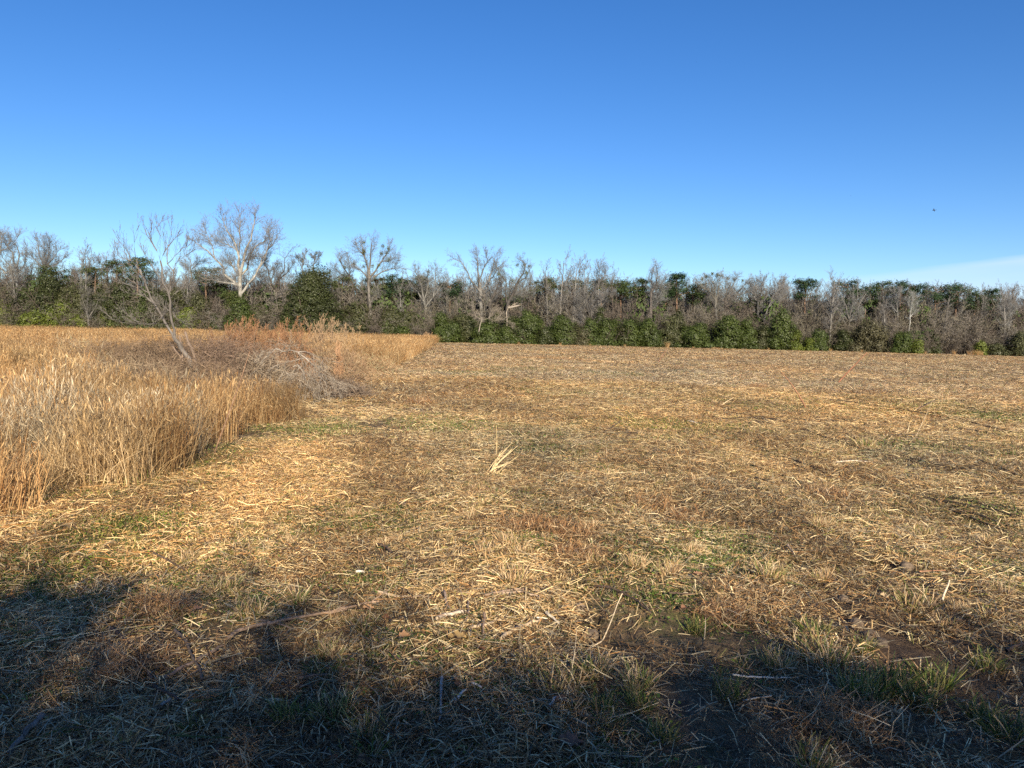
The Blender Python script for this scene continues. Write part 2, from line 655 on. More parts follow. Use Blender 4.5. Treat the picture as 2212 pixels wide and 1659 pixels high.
def scatter(name, variants, pos, rot, scl, iv, tint, mat):
    """one object whose mesh holds the variants and one loose point per clump"""
    Vs, F4s, F3s, Ks, va = [], [], [], [], []
    n = 0
    for k, g in enumerate(variants):
        V, F4, F3, K = g.arrays()
        Vs.append(V)
        F4s.append(F4 + n)
        F3s.append(F3 + n)
        Ks.append(K)
        va.append(np.full(len(V), float(k)))
        n += len(V)
    m = len(pos)
    Vs.append(pos)
    Ks.append(np.ones((m, 3)))
    va.append(np.full(m, -1.0))
    me = mesh_from(name, np.concatenate(Vs), np.concatenate(F4s), np.concatenate(F3s), np.concatenate(Ks), mat)
    N = n + m

    def put(nm, ty, arr, w_):
        a = me.attributes.new(nm, ty, 'POINT')
        full = np.zeros((N, w_), np.float32)
        full[n:] = np.asarray(arr, np.float32).reshape(m, w_)
        if nm == 'iv':
            full[:n] = -9
        a.data.foreach_set({'FLOAT': 'value', 'FLOAT_VECTOR': 'vector'}[ty], full.ravel())
    a = me.attributes.new('variant', 'FLOAT', 'POINT')
    a.data.foreach_set('value', np.concatenate(va).astype(np.float32))
    put('iv', 'FLOAT', iv, 1)
    put('rot', 'FLOAT_VECTOR', rot, 3)
    put('scl', 'FLOAT_VECTOR', scl, 3)
    put('tint', 'FLOAT_VECTOR', tint, 3)
    o = obj(name, me)
    md = o.modifiers.new('scatter', 'NODES')
    md.node_group = scatter_group(len(variants))
    o['kind'] = 'stuff'
    return o


def pick(pal, n, r):
    cols = np.array([p[0] for p in pal])
    w_ = np.array([p[1] for p in pal], float)
    i = r.choice(len(pal), n, p=w_ / w_.sum())
    return cols[i] * (1 + (r.rand(n, 1) - .5) * .35)


def straws(g, n, radius, lr, wr, zr, tilt, pal, r, bend=.15, align=None):
    """pieces of cut stalk lying about: two-segment ribbons"""
    ang = r.rand(n) * 2 * math.pi
    rad = radius * np.sqrt(r.rand(n)) * (0.75 + .5 * r.rand(n))
    c = np.stack([np.cos(ang) * rad, np.sin(ang) * rad, r.uniform(zr[0], zr[1], n)], 1)
    if align is None:
        th = r.rand(n) * 2 * math.pi
    else:
        th = align + r.randn(n) * .6
    ti = r.randn(n) * tilt
    d = np.stack([np.cos(th) * np.cos(ti), np.sin(th) * np.cos(ti), np.sin(ti)], 1)
    L = (lr[0] + (lr[1] - lr[0]) * r.rand(n) ** 2.2)[:, None]
    W = r.uniform(wr[0], wr[1], n)[:, None] * .5
    u = np.cross(d, np.array([0, 0, 1.]) + r.randn(n, 3) * .55)
    u /= np.linalg.norm(u, axis=1, keepdims=True) + 1e-9
    bd = np.cross(u, d) * (r.randn(n, 1) * bend) * L
    a, b, m = c - d * L / 2, c + d * L / 2, c + bd
    lowz = np.minimum(a[:, 2], b[:, 2])
    fix = np.clip(zr[0] - lowz, 0, None)
    for q in (a, b, m):
        q[:, 2] += fix
    V = np.stack([a - u * W, a + u * W, m - u * W, m + u * W, b - u * W * .8, b + u * W * .8], 1)
    bse = np.arange(n)[:, None] * 6
    F = np.concatenate([bse + np.array([[0, 1, 3, 2]]), bse + np.array([[2, 3, 5, 4]])])
    g.add(V, F, np.repeat(pick(pal, n, r), 6, 0))


def blades(g, n, radius, hr, wr, lean, pal, r, curl=.25, tip=.25, segs=3, centre=None, dirx=0.0, fan=0.0, cut=False):
    """upright blades in a clump"""
    ang = r.rand(n) * 2 * math.pi
    rad = radius * np.sqrt(r.rand(n))
    c = np.stack([np.cos(ang) * rad, np.sin(ang) * rad, np.zeros(n)], 1)
    if centre is not None:
        c = c + np.array(centre)
    H = r.uniform(hr[0], hr[1], n)[:, None]
    th = r.rand(n) * 2 * math.pi
    ld = np.stack([np.cos(th), np.sin(th), np.zeros(n)], 1) * (np.abs(r.randn(n, 1)) * lean)
    ld = ld + np.stack([np.cos(ang), np.sin(ang), np.zeros(n)], 1) * (rad[:, None] / max(radius, 1e-6)) * fan
    ld[:, 0] += dirx
    cd = r.randn(n, 3) * curl
    cd[:, 2] *= .2
    fa = r.rand(n) * math.pi
    u = np.stack([np.cos(fa), np.sin(fa), np.zeros(n)], 1)
    W = r.uniform(wr[0], wr[1], n)[:, None] * .5
    rows = []
    for k in range(segs + 1):
        t = k / segs
        p = c + (ld * t + cd * t * t) * H
        p[:, 2] += (H[:, 0]) * (t - .18 * t * t * np.clip(np.linalg.norm(cd[:, :2] + ld[:, :2], axis=1), 0, 1.5))
        ww = W * ((1 - t) ** .6 * (1 - tip) + tip) if not cut else W
        rows += [p - u * ww, p + u * ww]
    V = np.stack(rows, 1)
    q = 2 * (segs + 1)
    bse = np.arange(n)[:, None] * q
    F = np.concatenate([bse + np.array([[2 * k, 2 * k + 1, 2 * k + 3, 2 * k + 2]]) for k in range(segs)])
    g.add(V, F, np.repeat(pick(pal, n, r), q, 0))


PALE, TAN, ORG = (.78, .61, .38), (.56, .375, .20), (.48, .255, .11)
BRN, GRY, DRK = (.23, .135, .07), (.36, .30, .22), (.075, .05, .032)
GRN, DGR, YGR = (.12, .18, .034), (.05, .08, .022), (.27, .25, .085)

# ================================================================== THE GROUND
nx, ny = 430, 450
ux = np.linspace(-7.0, 7.0, nx)
uy = np.linspace(-6.2, 7.6, ny)
gx = 2.0 * np.sinh(ux)
gy = 3.2 + 1.7 * np.sinh(uy)
X, Y = np.meshgrid(gx, gy)
Hh = hgt(X, Y)
far = np.clip((np.hypot(X, Y) - 160) / 200, 0, 1)
Hh = Hh * (1 - far)
Vg = np.stack([X.ravel(), Y.ravel(), Hh.ravel()], 1)
I = (np.arange(ny - 1)[:, None] * nx + np.arange(nx - 1)[None, :]).ravel()
Fg = np.stack([I, I + 1, I + nx + 1, I + nx], 1)
me = mesh_from('ground', Vg, Fg, np.zeros((0, 3), int), np.full((len(Vg), 3), .2), None, smooth=True)
g_, s_, b_ = masks(X.ravel(), Y.ravel())
ma = me.attributes.new('masks', 'FLOAT_COLOR', 'POINT')
mm = np.ones((len(Vg), 4), np.float32)
mm[:, 0], mm[:, 1], mm[:, 2] = g_, s_, b_
ma.data.foreach_set('color', mm.ravel())

mg = bpy.data.materials.new('field_soil')
mg.use_nodes = True
t = mg.node_tree
t.nodes.clear()


def nn(ty, **kw):
    n = t.nodes.new(ty)
    for k, v in kw.items():
        setattr(n, k, v)
    return n


geo = nn('ShaderNodeNewGeometry')


def noise(scale, detail=5, stretch=None, rough=.6):
    n = nn('ShaderNodeTexNoise')
    n.inputs['Scale'].default_value = scale
    n.inputs['Detail'].default_value = detail
    n.inputs['Roughness'].default_value = rough
    if stretch:
        m = nn('ShaderNodeMapping')
        m.inputs['Scale'].default_value = stretch
        t.links.new(geo.outputs['Position'], m.inputs[0])
        t.links.new(m.outputs[0], n.inputs['Vector'])
    else:
        t.links.new(geo.outputs['Position'], n.inputs['Vector'])
    return n.outputs[0]


def ramp(v, a, b):
    m = nn('ShaderNodeMapRange')
    m.inputs[1].default_value = a
    m.inputs[2].default_value = b
    t.links.new(v, m.inputs[0])
    return m.outputs[0]


def cmix(f, a, b):
    m = nn('ShaderNodeMix', data_type='RGBA')
    if isinstance(f, (int, float)):
        m.inputs['Factor'].default_value = f
    else:
        t.links.new(f, m.inputs['Factor'])
    for i, v in ((6, a), (7, b)):
        if isinstance(v, tuple):
            m.inputs[i].default_value = (*v, 1)
        else:
            t.links.new(v, m.inputs[i])
    return m.outputs[2]


def mth(op, a, b):
    m = nn('ShaderNodeMath', operation=op)
    for i, v in enumerate((a, b)):
        if isinstance(v, (int, float)):
            m.inputs[i].default_value = v
        else:
            t.links.new(v, m.inputs[i])
    m.use_clamp = True
    return m.outputs[0]


ak = nn('ShaderNodeAttribute', attribute_name='masks')
sp = nn('ShaderNodeSeparateColor')
t.links.new(ak.outputs['Color'], sp.inputs[0])
fine = noise(38, 6, rough=.7)
mid = noise(6, 5)
streak = noise(1.5, 6, (1.0, 2.2, 1), .7)
soil = cmix(ramp(fine, .35, .7), (.040, .030, .023), (.15, .118, .09))
straw = cmix(ramp(fine, .3, .7), (.10, .065, .038), (.42, .29, .155))
cover = mth('MULTIPLY', ramp(mid, .30, .62), mth('SUBTRACT', 1.0, mth('MULTIPLY', sp.outputs[1], .9)))
c1 = cmix(cover, soil, straw)
c1 = cmix(mth('MULTIPLY', sp.outputs[2], .6), c1, (.17, .10, .055))
c1 = cmix(mth('MULTIPLY', sp.outputs[0], mth('MULTIPLY', ramp(noise(14, 4), .42, .6), .7)), c1, (.10, .13, .035))
# with distance the pieces run together: pale straw over brown in long streaks
dist = nn('ShaderNodeSeparateXYZ')
t.links.new(geo.outputs['Position'], dist.inputs[0])
farc = cmix(ramp(streak, .35, .66), (.27, .17, .085), (.52, .36, .185))
c2 = cmix(ramp(dist.outputs[1], 12, 40), c1, farc)
pb = nn('ShaderNodeBsdfPrincipled')
pb.inputs['Roughness'].default_value = .95
pb.inputs['Specular IOR Level'].default_value = .1
t.links.new(c2, pb.inputs['Base Color'])
bp = nn('ShaderNodeBump')
bp.inputs['Strength'].default_value = .9
bp.inputs['Distance'].default_value = .03
t.links.new(mth('ADD', mth('MULTIPLY', fine, .6), mth('MULTIPLY', noise(110, 4), .4)), bp.inputs['Height'])
t.links.new(bp.outputs[0], pb.inputs['Normal'])
og = nn('ShaderNodeOutputMaterial')
t.links.new(pb.outputs[0], og.inputs[0])
me.materials.clear()
me.materials.append(mg)
obj('ground', me)['kind'] = 'structure'

# ================================================================== CUT STRAW ON THE MOWN FIELD
straw_pal = [(PALE, 5.5), (TAN, 5.5), (ORG, 1.6), (BRN, 3.5), (GRY, 2.6), (DRK, 2.6), (YGR, 1.2), (DGR, .8)]
brown_pal = [(BRN, 5), (DRK, 3.5), (TAN, 2), (ORG, 1.1), (GRY, 2), (PALE, .8)]
green_pal = [(GRN, 4), (DGR, 3), (YGR, 1.5), (TAN, 1.5), (PALE, 1)]
r = np.random.RandomState(11)
LV = []
for q in (1.0, .45):                           # wide drifts for the distance, small ones near the viewer
    q2 = q * q

    def N_(n):
        return max(3, int(n * q2))
    for k in range(4):                         # pale litter
        g = Geo()
        straws(g, N_(680), .62 * q, (.022, .17), (.0022, .0055), (.002, .022), .18, straw_pal, r)
        straws(g, N_(30), .6 * q, (.12, .42), (.0022, .005), (.008, .03), .08, straw_pal, r, bend=.04)
        blades(g, N_(10), .55 * q, (.025, .06), (.003, .005), .5, [(TAN, 3), (YGR, 1), (PALE, 2)], r, segs=2, cut=True)
        LV.append(g)
    for k in range(3):                         # thin litter over soil
        g = Geo()
        straws(g, N_(230), .62 * q, (.015, .10), (.0016, .004), (.002, .012), .15, [(TAN, 4), (BRN, 4), (GRY, 4), (DRK, 3), (PALE, 2)], r)
        blades(g, N_(14), .5 * q, (.02, .05), (.003, .005), .5, [(TAN, 3), (YGR, 1)], r, segs=2, cut=True)
        LV.append(g)
    for k in range(3):                         # green regrowth between straw
        g = Geo()
        straws(g, N_(330), .6 * q, (.02, .13), (.002, .0048), (.002, .02), .18, straw_pal, r)
        blades(g, N_(260), .5 * q, (.015, .055), (.003, .006), .7, green_pal, r, segs=2, tip=.1)
        straws(g, N_(300), .5 * q, (.010, .026), (.006, .014), (.010, .03), .5, [(GRN, 3), (DGR, 3), (YGR, .6)], r, bend=.1)
        LV.append(g)
    for k in range(2):                         # brown chopped brush
        g = Geo()
        straws(g, N_(900), .6 * q, (.02, .18), (.0016, .005), (.004, .05), .35, brown_pal, r, bend=.2)
        LV.append(g)
    for k in range(2):                         # stubble, short cut stems
        g = Geo()
        straws(g, N_(560), .6 * q, (.015, .12), (.0016, .0042), (.002, .02), .18, straw_pal, r)
        for w_i in range(max(2, int(9 * q2))):
            a_, b_2 = r.uniform(-.5, .5, 2) * q
            blades(g, 22, .04, (.02, .06), (.002, .0045), .5, [(TAN, 4), (YGR, 2), (PALE, 2), (BRN, 2)], r, segs=2,
                   centre=(a_, b_2, 0), fan=.8, cut=True)
        LV.append(g)

N0 = 7000
th = r.uniform(-.80, .80, N0 * 3)
uu = r.rand(N0 * 3)
# radial density ~ r / s^2 with s = max(1, r / 9)^0.72
rr_ = np.linspace(1.0, 112, 4000)
ss_ = np.where(rr_ < 7, .48, np.maximum(1, rr_ / 9) ** .72)
cdf = np.cumsum(rr_ / ss_ ** 2)
cdf /= cdf[-1]
rad_ = np.interp(uu, cdf, rr_)
px_, py_ = rad_ * np.sin(th), rad_ * np.cos(th)
dn_ = fbm(px_ * 1.1, py_ * .8, 151, 3)
keep = (px_ > edge_x(py_) - .3) & (py_ < 103) & ((r.rand(len(px_)) < np.clip((dn_ - .33) * 3.4, .16, 1.0)) | (rad_ > 40))
px_, py_, rad_ = px_[keep], py_[keep], rad_[keep]
ne = 2600                                   # and under the edge of the standing grass, and round the viewer
ex_ = r.uniform(-7, 8, ne)
ey_ = r.uniform(-3, 9, ne)
px_ = np.concatenate([px_, ex_])
py_ = np.concatenate([py_, ey_])
rad_ = np.concatenate([rad_, np.hypot(ex_, ey_)])
gm, sm, bm = masks(px_, py_)
keep = ~((r.rand(len(px_)) < np.clip(sm * 1.5 - .35, 0, .88)) & (rad_ < 9))
px_, py_, rad_ = px_[keep], py_[keep], rad_[keep]
n_ = len(px_)
gm, sm, bm = masks(px_, py_)
iv = np.where(r.rand(n_) < .12, r.randint(12, 14, n_), r.randint(0, 4, n_))
iv = np.where((sm > .45) & (r.rand(n_) < sm + .1), r.randint(4, 7, n_), iv)
iv = np.where((bm > .35) & (r.rand(n_) < bm), r.randint(10, 12, n_), iv)
rowm = .55 * fbm((px_ + .08 * py_) * 1.3, py_ * .05, 137, 3) + .45 * (.5 + .5 * np.sin((px_ + .08 * py_) * 3.4 + 2.5 * vnoise((px_ + .08 * py_) * .3, py_ * .04, 139)))
iv = np.where((rowm < .36) & (r.rand(n_) < np.where(rad_ < 14, .5, .14)), np.where(r.rand(n_) < .6, r.randint(10, 12, n_), r.randint(4, 7, n_)), iv)
iv = np.where((gm > .30) & (r.rand(n_) < gm * .8) & (rad_ < 34), r.randint(7, 10, n_), iv)
dk_ = np.clip((4.2 - py_) / 1.0, 0, 1) * np.clip(fbm(px_ * 1.2, py_ * 1.2, 161, 3) * 2.2 - .45, 0, 1)  # browner, sparser litter near the viewer; its colour also deepens the near shade
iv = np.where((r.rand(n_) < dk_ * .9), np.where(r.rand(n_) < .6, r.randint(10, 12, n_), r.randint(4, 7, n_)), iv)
iv = np.where(rad_ < 7, iv + 14, iv)
sc = np.maximum(1, rad_ / 9) ** .72 * r.uniform(.85, 1.15, n_)
rz = r.uniform(0, 2 * math.pi, n_)
e_ = .12
gxn = (hgt(px_ + e_, py_) - hgt(px_ - e_, py_)) / (2 * e_)
gyn = (hgt(px_, py_ + e_) - hgt(px_, py_ - e_)) / (2 * e_)
damp = np.clip(6 / np.maximum(rad_, 6), 0, 1)
lx = np.cos(rz) * gxn + np.sin(rz) * gyn
ly = -np.sin(rz) * gxn + np.cos(rz) * gyn
rot = np.stack([np.arctan(ly) * damp, -np.arctan(lx) * damp, rz], 1)
tn = fbm(px_ * .35, py_ * .35, 131, 3)
u_ = px_ + .08 * py_
t2 = .55 * fbm(u_ * 1.3, py_ * .05, 137, 3) + .45 * (.5 + .5 * np.sin(u_ * 3.4 + 2.5 * vnoise(u_ * .3, py_ * .04, 139)))
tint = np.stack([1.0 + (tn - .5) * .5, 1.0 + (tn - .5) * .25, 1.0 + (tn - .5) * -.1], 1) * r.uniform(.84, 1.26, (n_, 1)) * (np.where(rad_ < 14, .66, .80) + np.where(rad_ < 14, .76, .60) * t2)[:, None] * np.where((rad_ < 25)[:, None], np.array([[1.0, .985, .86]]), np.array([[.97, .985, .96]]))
pos = np.stack([px_, py_, hgt(px_, py_) + .002], 1)
scl3 = np.stack([sc, sc, sc ** .55], 1)
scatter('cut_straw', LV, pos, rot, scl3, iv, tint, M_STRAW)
bpy.data.objects['cut_straw']['label'] = 'pale cut straw, stubble and green regrowth lying over the mown field'

# ================================================================== STANDING GRASS ON THE LEFT
GVr = np.random.RandomState(5)
sedge = [((.45, .275, .12), 5), ((.54, .365, .18), 5), ((.66, .49, .27), 2.2), ((.32, .165, .06), 4), ((.16, .09, .045), 2.5)]
greyg = [((.44, .37, .26), 5), ((.60, .51, .36), 4), ((.30, .24, .16), 3), ((.17, .125, .08), 2.5), ((.50, .33, .16), 1.5)]
mixg = [((.46, .31, .15), 4), ((.34, .22, .105), 3), ((.64, .48, .28), 3), ((.17, .11, .06), 2.5)]
TV = []


def tallgrass(pal, n, rad, hr, r, lean=.10, curl=.16, wr=(.0035, .0075), leafy=1.0, spikes=10):
    g = Geo()
    blades(g, n, rad, hr, wr, lean, pal, r, curl=curl, tip=.12, segs=4)
    blades(g, int(n * .5 * leafy), rad * 1.05, (hr[0] * .4, hr[1] * .75), (wr[0], wr[1] * 1.1), lean * 1.6, pal, r, curl=.35, tip=.1, segs=3)
    # small curled leaf pieces and seed fluff along the stems
    m = int(n * 1.5 * leafy)
    ang = r.rand(m) * 6.283
    rd = rad * np.sqrt(r.rand(m)) * 1.05
    c = np.stack([np.cos(ang) * rd, np.sin(ang) * rd, r.uniform(.15, .92, m) * hr[1] * .95], 1)
    d = r.randn(m, 3)
    d[:, 2] = np.abs(d[:, 2]) * 2.2 + .9
    d /= np.linalg.norm(d, axis=1, keepdims=True)
    u = np.cross(d, r.randn(m, 3))
    u /= np.linalg.norm(u, axis=1, keepdims=True)
    L = r.uniform(.02, .07, (m, 1))
    W = r.uniform(.003, .007, (m, 1))
    V = np.stack([c - d * L, c + u * W, c + d * L, c - u * W], 1)
    F = np.arange(m)[:, None] * 4 + np.array([[0, 1, 2, 3]])
    g.add(V, F, np.repeat(pick(pal, m, r), 4, 0))
    return g


for k in range(3):
    TV.append(tallgrass(sedge, 150, .30, (.62, 1.02), GVr))                       # 0-2 orange broomsedge
for k in range(2):
    TV.append(tallgrass(greyg, 130, .32, (.5, .95), GVr, lean=.2, curl=.35))     # 3-4 grey weedy grass
for k in range(2):
    TV.append(tallgrass(mixg, 130, .30, (.45, .88), GVr, lean=.16, curl=.28))    # 5-6 mixed tan
g = Geo()                                                                         # 7 low leaning edge grass
blades(g, 120, .3, (.2, .55), (.0035, .007), .55, mixg, GVr, curl=.5, segs=4)
blades(g, 60, .3, (.05, .15), (.004, .009), .5, green_pal, GVr, segs=2)
TV.append(g)

NT = 9000
th = r.uniform(-.86, .02, NT * 2)
rr_ = np.linspace(3.5, 112, 4000)
ss_ = np.maximum(1, rr_ / 16) ** .68
cdf = np.cumsum(rr_ / ss_ ** 2)
cdf /= cdf[-1]
rad_ = np.interp(r.rand(NT * 2), cdf, rr_)
tx, ty = rad_ * np.sin(th), rad_ * np.cos(th)
wob = .9 * (fbm(tx * 1.3, ty * 1.3, 201, 3) - .5) * np.clip(20 / rad_, .3, 1.6)
inside = edge_x(ty) + wob - tx
cg_ = fbm(tx * 1.8, ty * 1.1, 205, 3)
keep = (inside > .12) & (ty < 104) & ((r.rand(len(tx)) < np.clip((cg_ - .36) * 4.5, .22, 1)) | (rad_ > 24))
tx, ty, rad_, inside = tx[keep], ty[keep], rad_[keep], inside[keep]
n_ = len(tx)
gn = fbm(tx * .55, ty * .55, 211, 3)
greyblob = blob(tx, ty, [(60, 1000, 1.0, .9), (230, 1000, .9, .8), (30, 930, 1.2, .8)])
iv = r.randint(0, 3, n_)
iv = np.where((gn > .47) & (r.rand(n_) < .65) & (rad_ < 45), r.randint(5, 7, n_), iv)
iv = np.where((greyblob > .35) & (r.rand(n_) < greyblob), r.randint(3, 5, n_), iv)
iv = np.where((inside < np.where(rad_ < 10, .75, .35)) & (rad_ < 25) & (r.rand(n_) < .6), 7, iv)
sc = np.maximum(1, rad_ / 16) ** .68
hs = r.uniform(.80, 1.08, n_) * (.68 + .56 * fbm(tx * .8, ty * .45, 217, 3))
hs = np.where(rad_ < 9, hs * .92, hs)
# thicket ground: grass is beaten down where the brambles stand
kk_ = np.clip((ty - 12.8 - 1.4 * fbm(tx * .9, ty * .9, 219, 3)) / .8, 0, 1) * np.clip((31 - ty) / 5, 0, 1) * np.clip((tx + 13.5) / 4.5, 0, 1)
hs = hs * r.choice([.62, .8, .95, 1.05, 1.2], n_)
hs = hs * (1 - .5 * kk_) * np.where((ty > 10.8) & (ty < 15), .86, 1.0)
keep = r.rand(n_) > .90 * kk_
tx, ty, rad_, inside, n_ = tx[keep], ty[keep], rad_[keep], inside[keep], int(keep.sum())
iv, sc, hs = iv[keep], sc[keep], hs[keep]
rz = r.uniform(0, 6.283, n_)
rot = np.stack([r.randn(n_) * .05, r.randn(n_) * .05, rz], 1)
tn = fbm(tx * .4, ty * .4, 231, 3)
tint = np.stack([1 + (tn - .5) * .3, 1 + (tn - .5) * .5, 1 + (tn - .5) * .7], 1) * r.choice([.55, .78, .95, 1.1], (n_, 1)) * (.80 + .5 * fbm(tx * .25, ty * .12, 233, 2))[:, None] * np.where(rad_ < 11, 1.12, .96)[:, None]
pos = np.stack([tx, ty, hgt(tx, ty) - .01], 1)
scatter('standing_grass', TV, pos, rot, np.stack([sc, sc, hs], 1), iv, tint, M_GRASS)
bpy.data.objects['standing_grass']['label'] = 'tall orange dry broomsedge grass left standing beside the mown field'

# ================================================================== THE WOOD BEHIND THE FIELD


def bare_tree(P, r, H, r0, ca=BARK_G, cb=TWIG_G, lean=.03, wire=.0085):
    segs = []
    grow(segs, (0, 0, -.1), norm((r.gauss(0, lean), r.gauss(0, lean), 1)), H, r0, 0, P, r)
    A = np.array(segs)
    big = np.maximum(A[:, 6], A[:, 7]) > r0 * .2
    gt, gc = Geo(), Geo()
    tubes(gt, A[big], ca, cb, minr=wire)
    tubes(gc, A[~big], ca, cb, minr=wire)
    return gt, gc


def wide(gc, H, frac=.5):
    return gc


SLIM, SLIM_G = [], []
for k in range(6):
    rs = random.Random(100 + k)
    pal_a = [BARK_G, BARK_D, (.21, .20, .185)][k % 3]
    pal_b = [TWIG_G, TWIG_B, (.165, .16, .155)][k % 3]
    P = dict(P_SLIM)
    P['kids'] = [32, 9, 6, 0, 0]
    P['ratio'] = [.34, .5, .55, .5, .5]
    P['wander'] = [.03, .07, .09, .1, .1]
    gt, gc = bare_tree(P, rs, 9.0, .10, pal_a, pal_b)
    SLIM.append((gt.mesh('slender_trunk_mesh', M_BARK), gc.mesh('slender_crown_mesh', M_TWIG)))
    a = Geo()
    a.merge(gt)
    a.merge(gc)
    SLIM_G.append(a)
ROUND = []
for k in range(4):
    rs = random.Random(140 + k)
    P = dict(P_VASE)
    gt, gc = bare_tree(P, rs, 6.0, .15, [BARK_G, BARK_D][k % 2], [TWIG_B, TWIG_G][k % 2], lean=.08)
    ROUND.append((gt.mesh('branchy_trunk_mesh', M_BARK), gc.mesh('branchy_crown_mesh', M_TWIG)))
SHRUB, SHRUB_G = [], []
for k in range(5):
    rs = random.Random(170 + k)
    segs = []
    P = dict(seg=[5, 4, 3, 2], wander=[.12, .2, .25, .2], trop=[.03, .04, 0, 0], kids=[9, 6, 4, 0], ang=[.6, .8, .8, .8], ratio=[.6, .55, .5, .5],
             rr=.55, max=3, start=.15)
    for q in range(6):
        grow(segs, (rs.gauss(0, .3), rs.gauss(0, .3), -.05), norm((rs.gauss(0, .45), rs.gauss(0, .45), 1)), rs.uniform(2.4, 3.6), .03, 0, P, rs)
    g = Geo()
    tubes(g, segs, BARK_D, [TWIG_B, (.145, .135, .105), (.17, .158, .14)][k % 3], minr=.010)
    SHRUB.append(g.mesh('bare_shrub_mesh', M_TWIG))
    SHRUB_G.append(g)

# the depth of the wood reads as one mass: many thin trees and undergrowth, behind the trees that can be told apart
MV = list(SLIM_G)                                     # 0-5
MV += SHRUB_G                                         # 6-10
rf = np.random.RandomState(33)
for k in range(2):                                    # 11-12 evergreen undergrowth
    g = Geo()
    lob = [(rf.uniform(-.8, .8), rf.uniform(-.8, .8), rf.uniform(.6, 2.2), rf.uniform(.7, 1.2), rf.uniform(.7, 1.2), rf.uniform(.7, 1.2)) for _ in range(5)]
    leaves(g, lobes_to_clumps(lob, 26, rf), 2200, .11, (.035, .06, .02), (.08, .12, .035), rad=.22, r=rf)
    MV.append(g)
for k in range(2):                                    # 13-14 dense twig clouds that close the wood
    g = Geo()
    n = 3600
    c = rf.uniform(-1, 1, (n, 3)) * np.array([2.6, 1.2, 3.3]) + np.array([0, 0, 3.3])
    d = rf.randn(n, 3) * np.array([.5, .5, 1])
    d /= np.linalg.norm(d, axis=1, keepdims=True)
    L = rf.uniform(.15, .8, (n, 1))
    seg = np.concatenate([c - d * L * .5, c + d * L * .5, np.full((n, 1), .016), np.full((n, 1), .010)], 1)
    tubes(g, seg, BARK_D, [(.125, .115, .105), (.14, .13, .12)][k])
    MV.append(g)
pos, scl, iv, rz = [], [], [], []


def addm(x, y, k, s, sz=None):
    pos.append((x, y, 0))
    scl.append((s, s, sz or s))
    iv.append(k)
    rz.append(rf.uniform(0, 6.283) if k < 13 else rf.uniform(-.3, .3))


for row in range(9):                                  # tree rows
    y0 = 110 + row * 3.5
    for x in np.arange(-y0 * .86, y0 * .86, 1.5):
        addm(x + rf.uniform(-1, 1), y0 + rf.uniform(-2, 2), rf.randint(0, 6), rf.uniform(.74, 1.02) * (1 + .02 * row))
for x in np.arange(-94, 98, 1.0):                     # tall twiggy thicket in front of the trunks
    addm(x + rf.uniform(-.5, .5), 107.2 + rf.uniform(-1.0, 1.5), rf.choice([6, 7, 8, 9, 10]), rf.uniform(1.3, 2.2))
for x in np.arange(20, 98, .9):                       # right third: grey brush from top to foot
    addm(x + rf.uniform(-.5, .5), 104.6 + rf.uniform(-.6, .8), rf.choice([6, 7, 8, 9, 10]), rf.uniform(.9, 1.6))
for x in np.arange(-92, 96, 1.3):                     # undergrowth
    addm(x, 105.5 + rf.uniform(-1.2, 1.5), rf.choice([6, 7, 8, 9, 10, 6, 7, 8, 9, 10, 11, 12]), rf.uniform(.7, 1.2))
    addm(x, 109 + rf.uniform(-1.2, 1.5), rf.choice([6, 7, 8, 9, 10, 11]), rf.uniform(1.0, 1.7))
for i in range(90):
    x = rf.uniform(-90, -12) if i < 52 else rf.uniform(-12, 96)
    addm(x, rf.uniform(108.5, 119), rf.choice([11, 12]), rf.uniform(1.5, 2.7) if i < 52 else rf.uniform(1.3, 2.3), rf.uniform(1.9, 2.75))
for row in range(3):
    y0 = 117 + row * 9
    for x in np.arange(-y0 * .88, y0 * .88, 3.4):
        addm(x + rf.uniform(-1, 1), y0, rf.choice([13, 14]), rf.uniform(.98, 1.12), rf.uniform(.95, 1.15) * (1 + .05 * row))
pos = np.array(pos, float)
n_ = len(pos)
tn = fbm(pos[:, 0] * .05, pos[:, 1] * .05, 311, 3)[:, None]
tint = np.array([[.90, .875, .87]]) * (.8 + .55 * tn) * rf.uniform(.85, 1.15, (n_, 1))
o = scatter('wood', MV, pos, np.stack([np.zeros(n_), np.zeros(n_), np.array(rz)], 1), np.array(scl), np.array(iv), tint, M_WOODM)
o['label'] = 'dense grey-brown leafless wood closing the far side of the field'

# ---- slender leafless trees one can pick out in front of the wood
LAB_SL = ['slender bare grey tree among many alike in the wood', 'slender dark bare tree among many alike in the wood', 'thin pale-barked bare tree among many alike in the wood']
GRP_SL = ['slender grey bare trees of the wood', 'slender dark bare trees of the wood', 'thin pale bare trees of the wood']
slroot = []
for k in range(6):
    e = empty('slender_tree', (0, 112, 0), 0, LAB_SL[k % 3], 'tree', GRP_SL[k % 3])
    obj('trunk', SLIM[k][0], e)
    obj('crown', SLIM[k][1], e)
    slroot.append(e)
used = [False] * 6


def slender(px, ytop, Y, k, label=None, fat=1.0):
    p = at(px, ytop, Y)
    s = (p.z + .1) / 9.0
    if not used[k]:
        o_ = slroot[k]
        o_.location = (p.x, Y, 0)
        o_.rotation_euler = (0, 0, rng.uniform(0, 6.28))
        used[k] = True
        o_.scale = (s * fat, s * fat, s)
        if label:
            o_['label'] = label
            if 'group' in o_:
                del o_['group']
        return o_
    o_ = copy_thing(slroot[k], (p.x, Y, 0), rng.uniform(0, 6.28), (s * fat, s * fat, s), label or LAB_SL[k % 3])
    if label:
        if 'group' in o_:
            del o_['group']
    else:
        o_['group'] = GRP_SL[k % 3]
    return o_


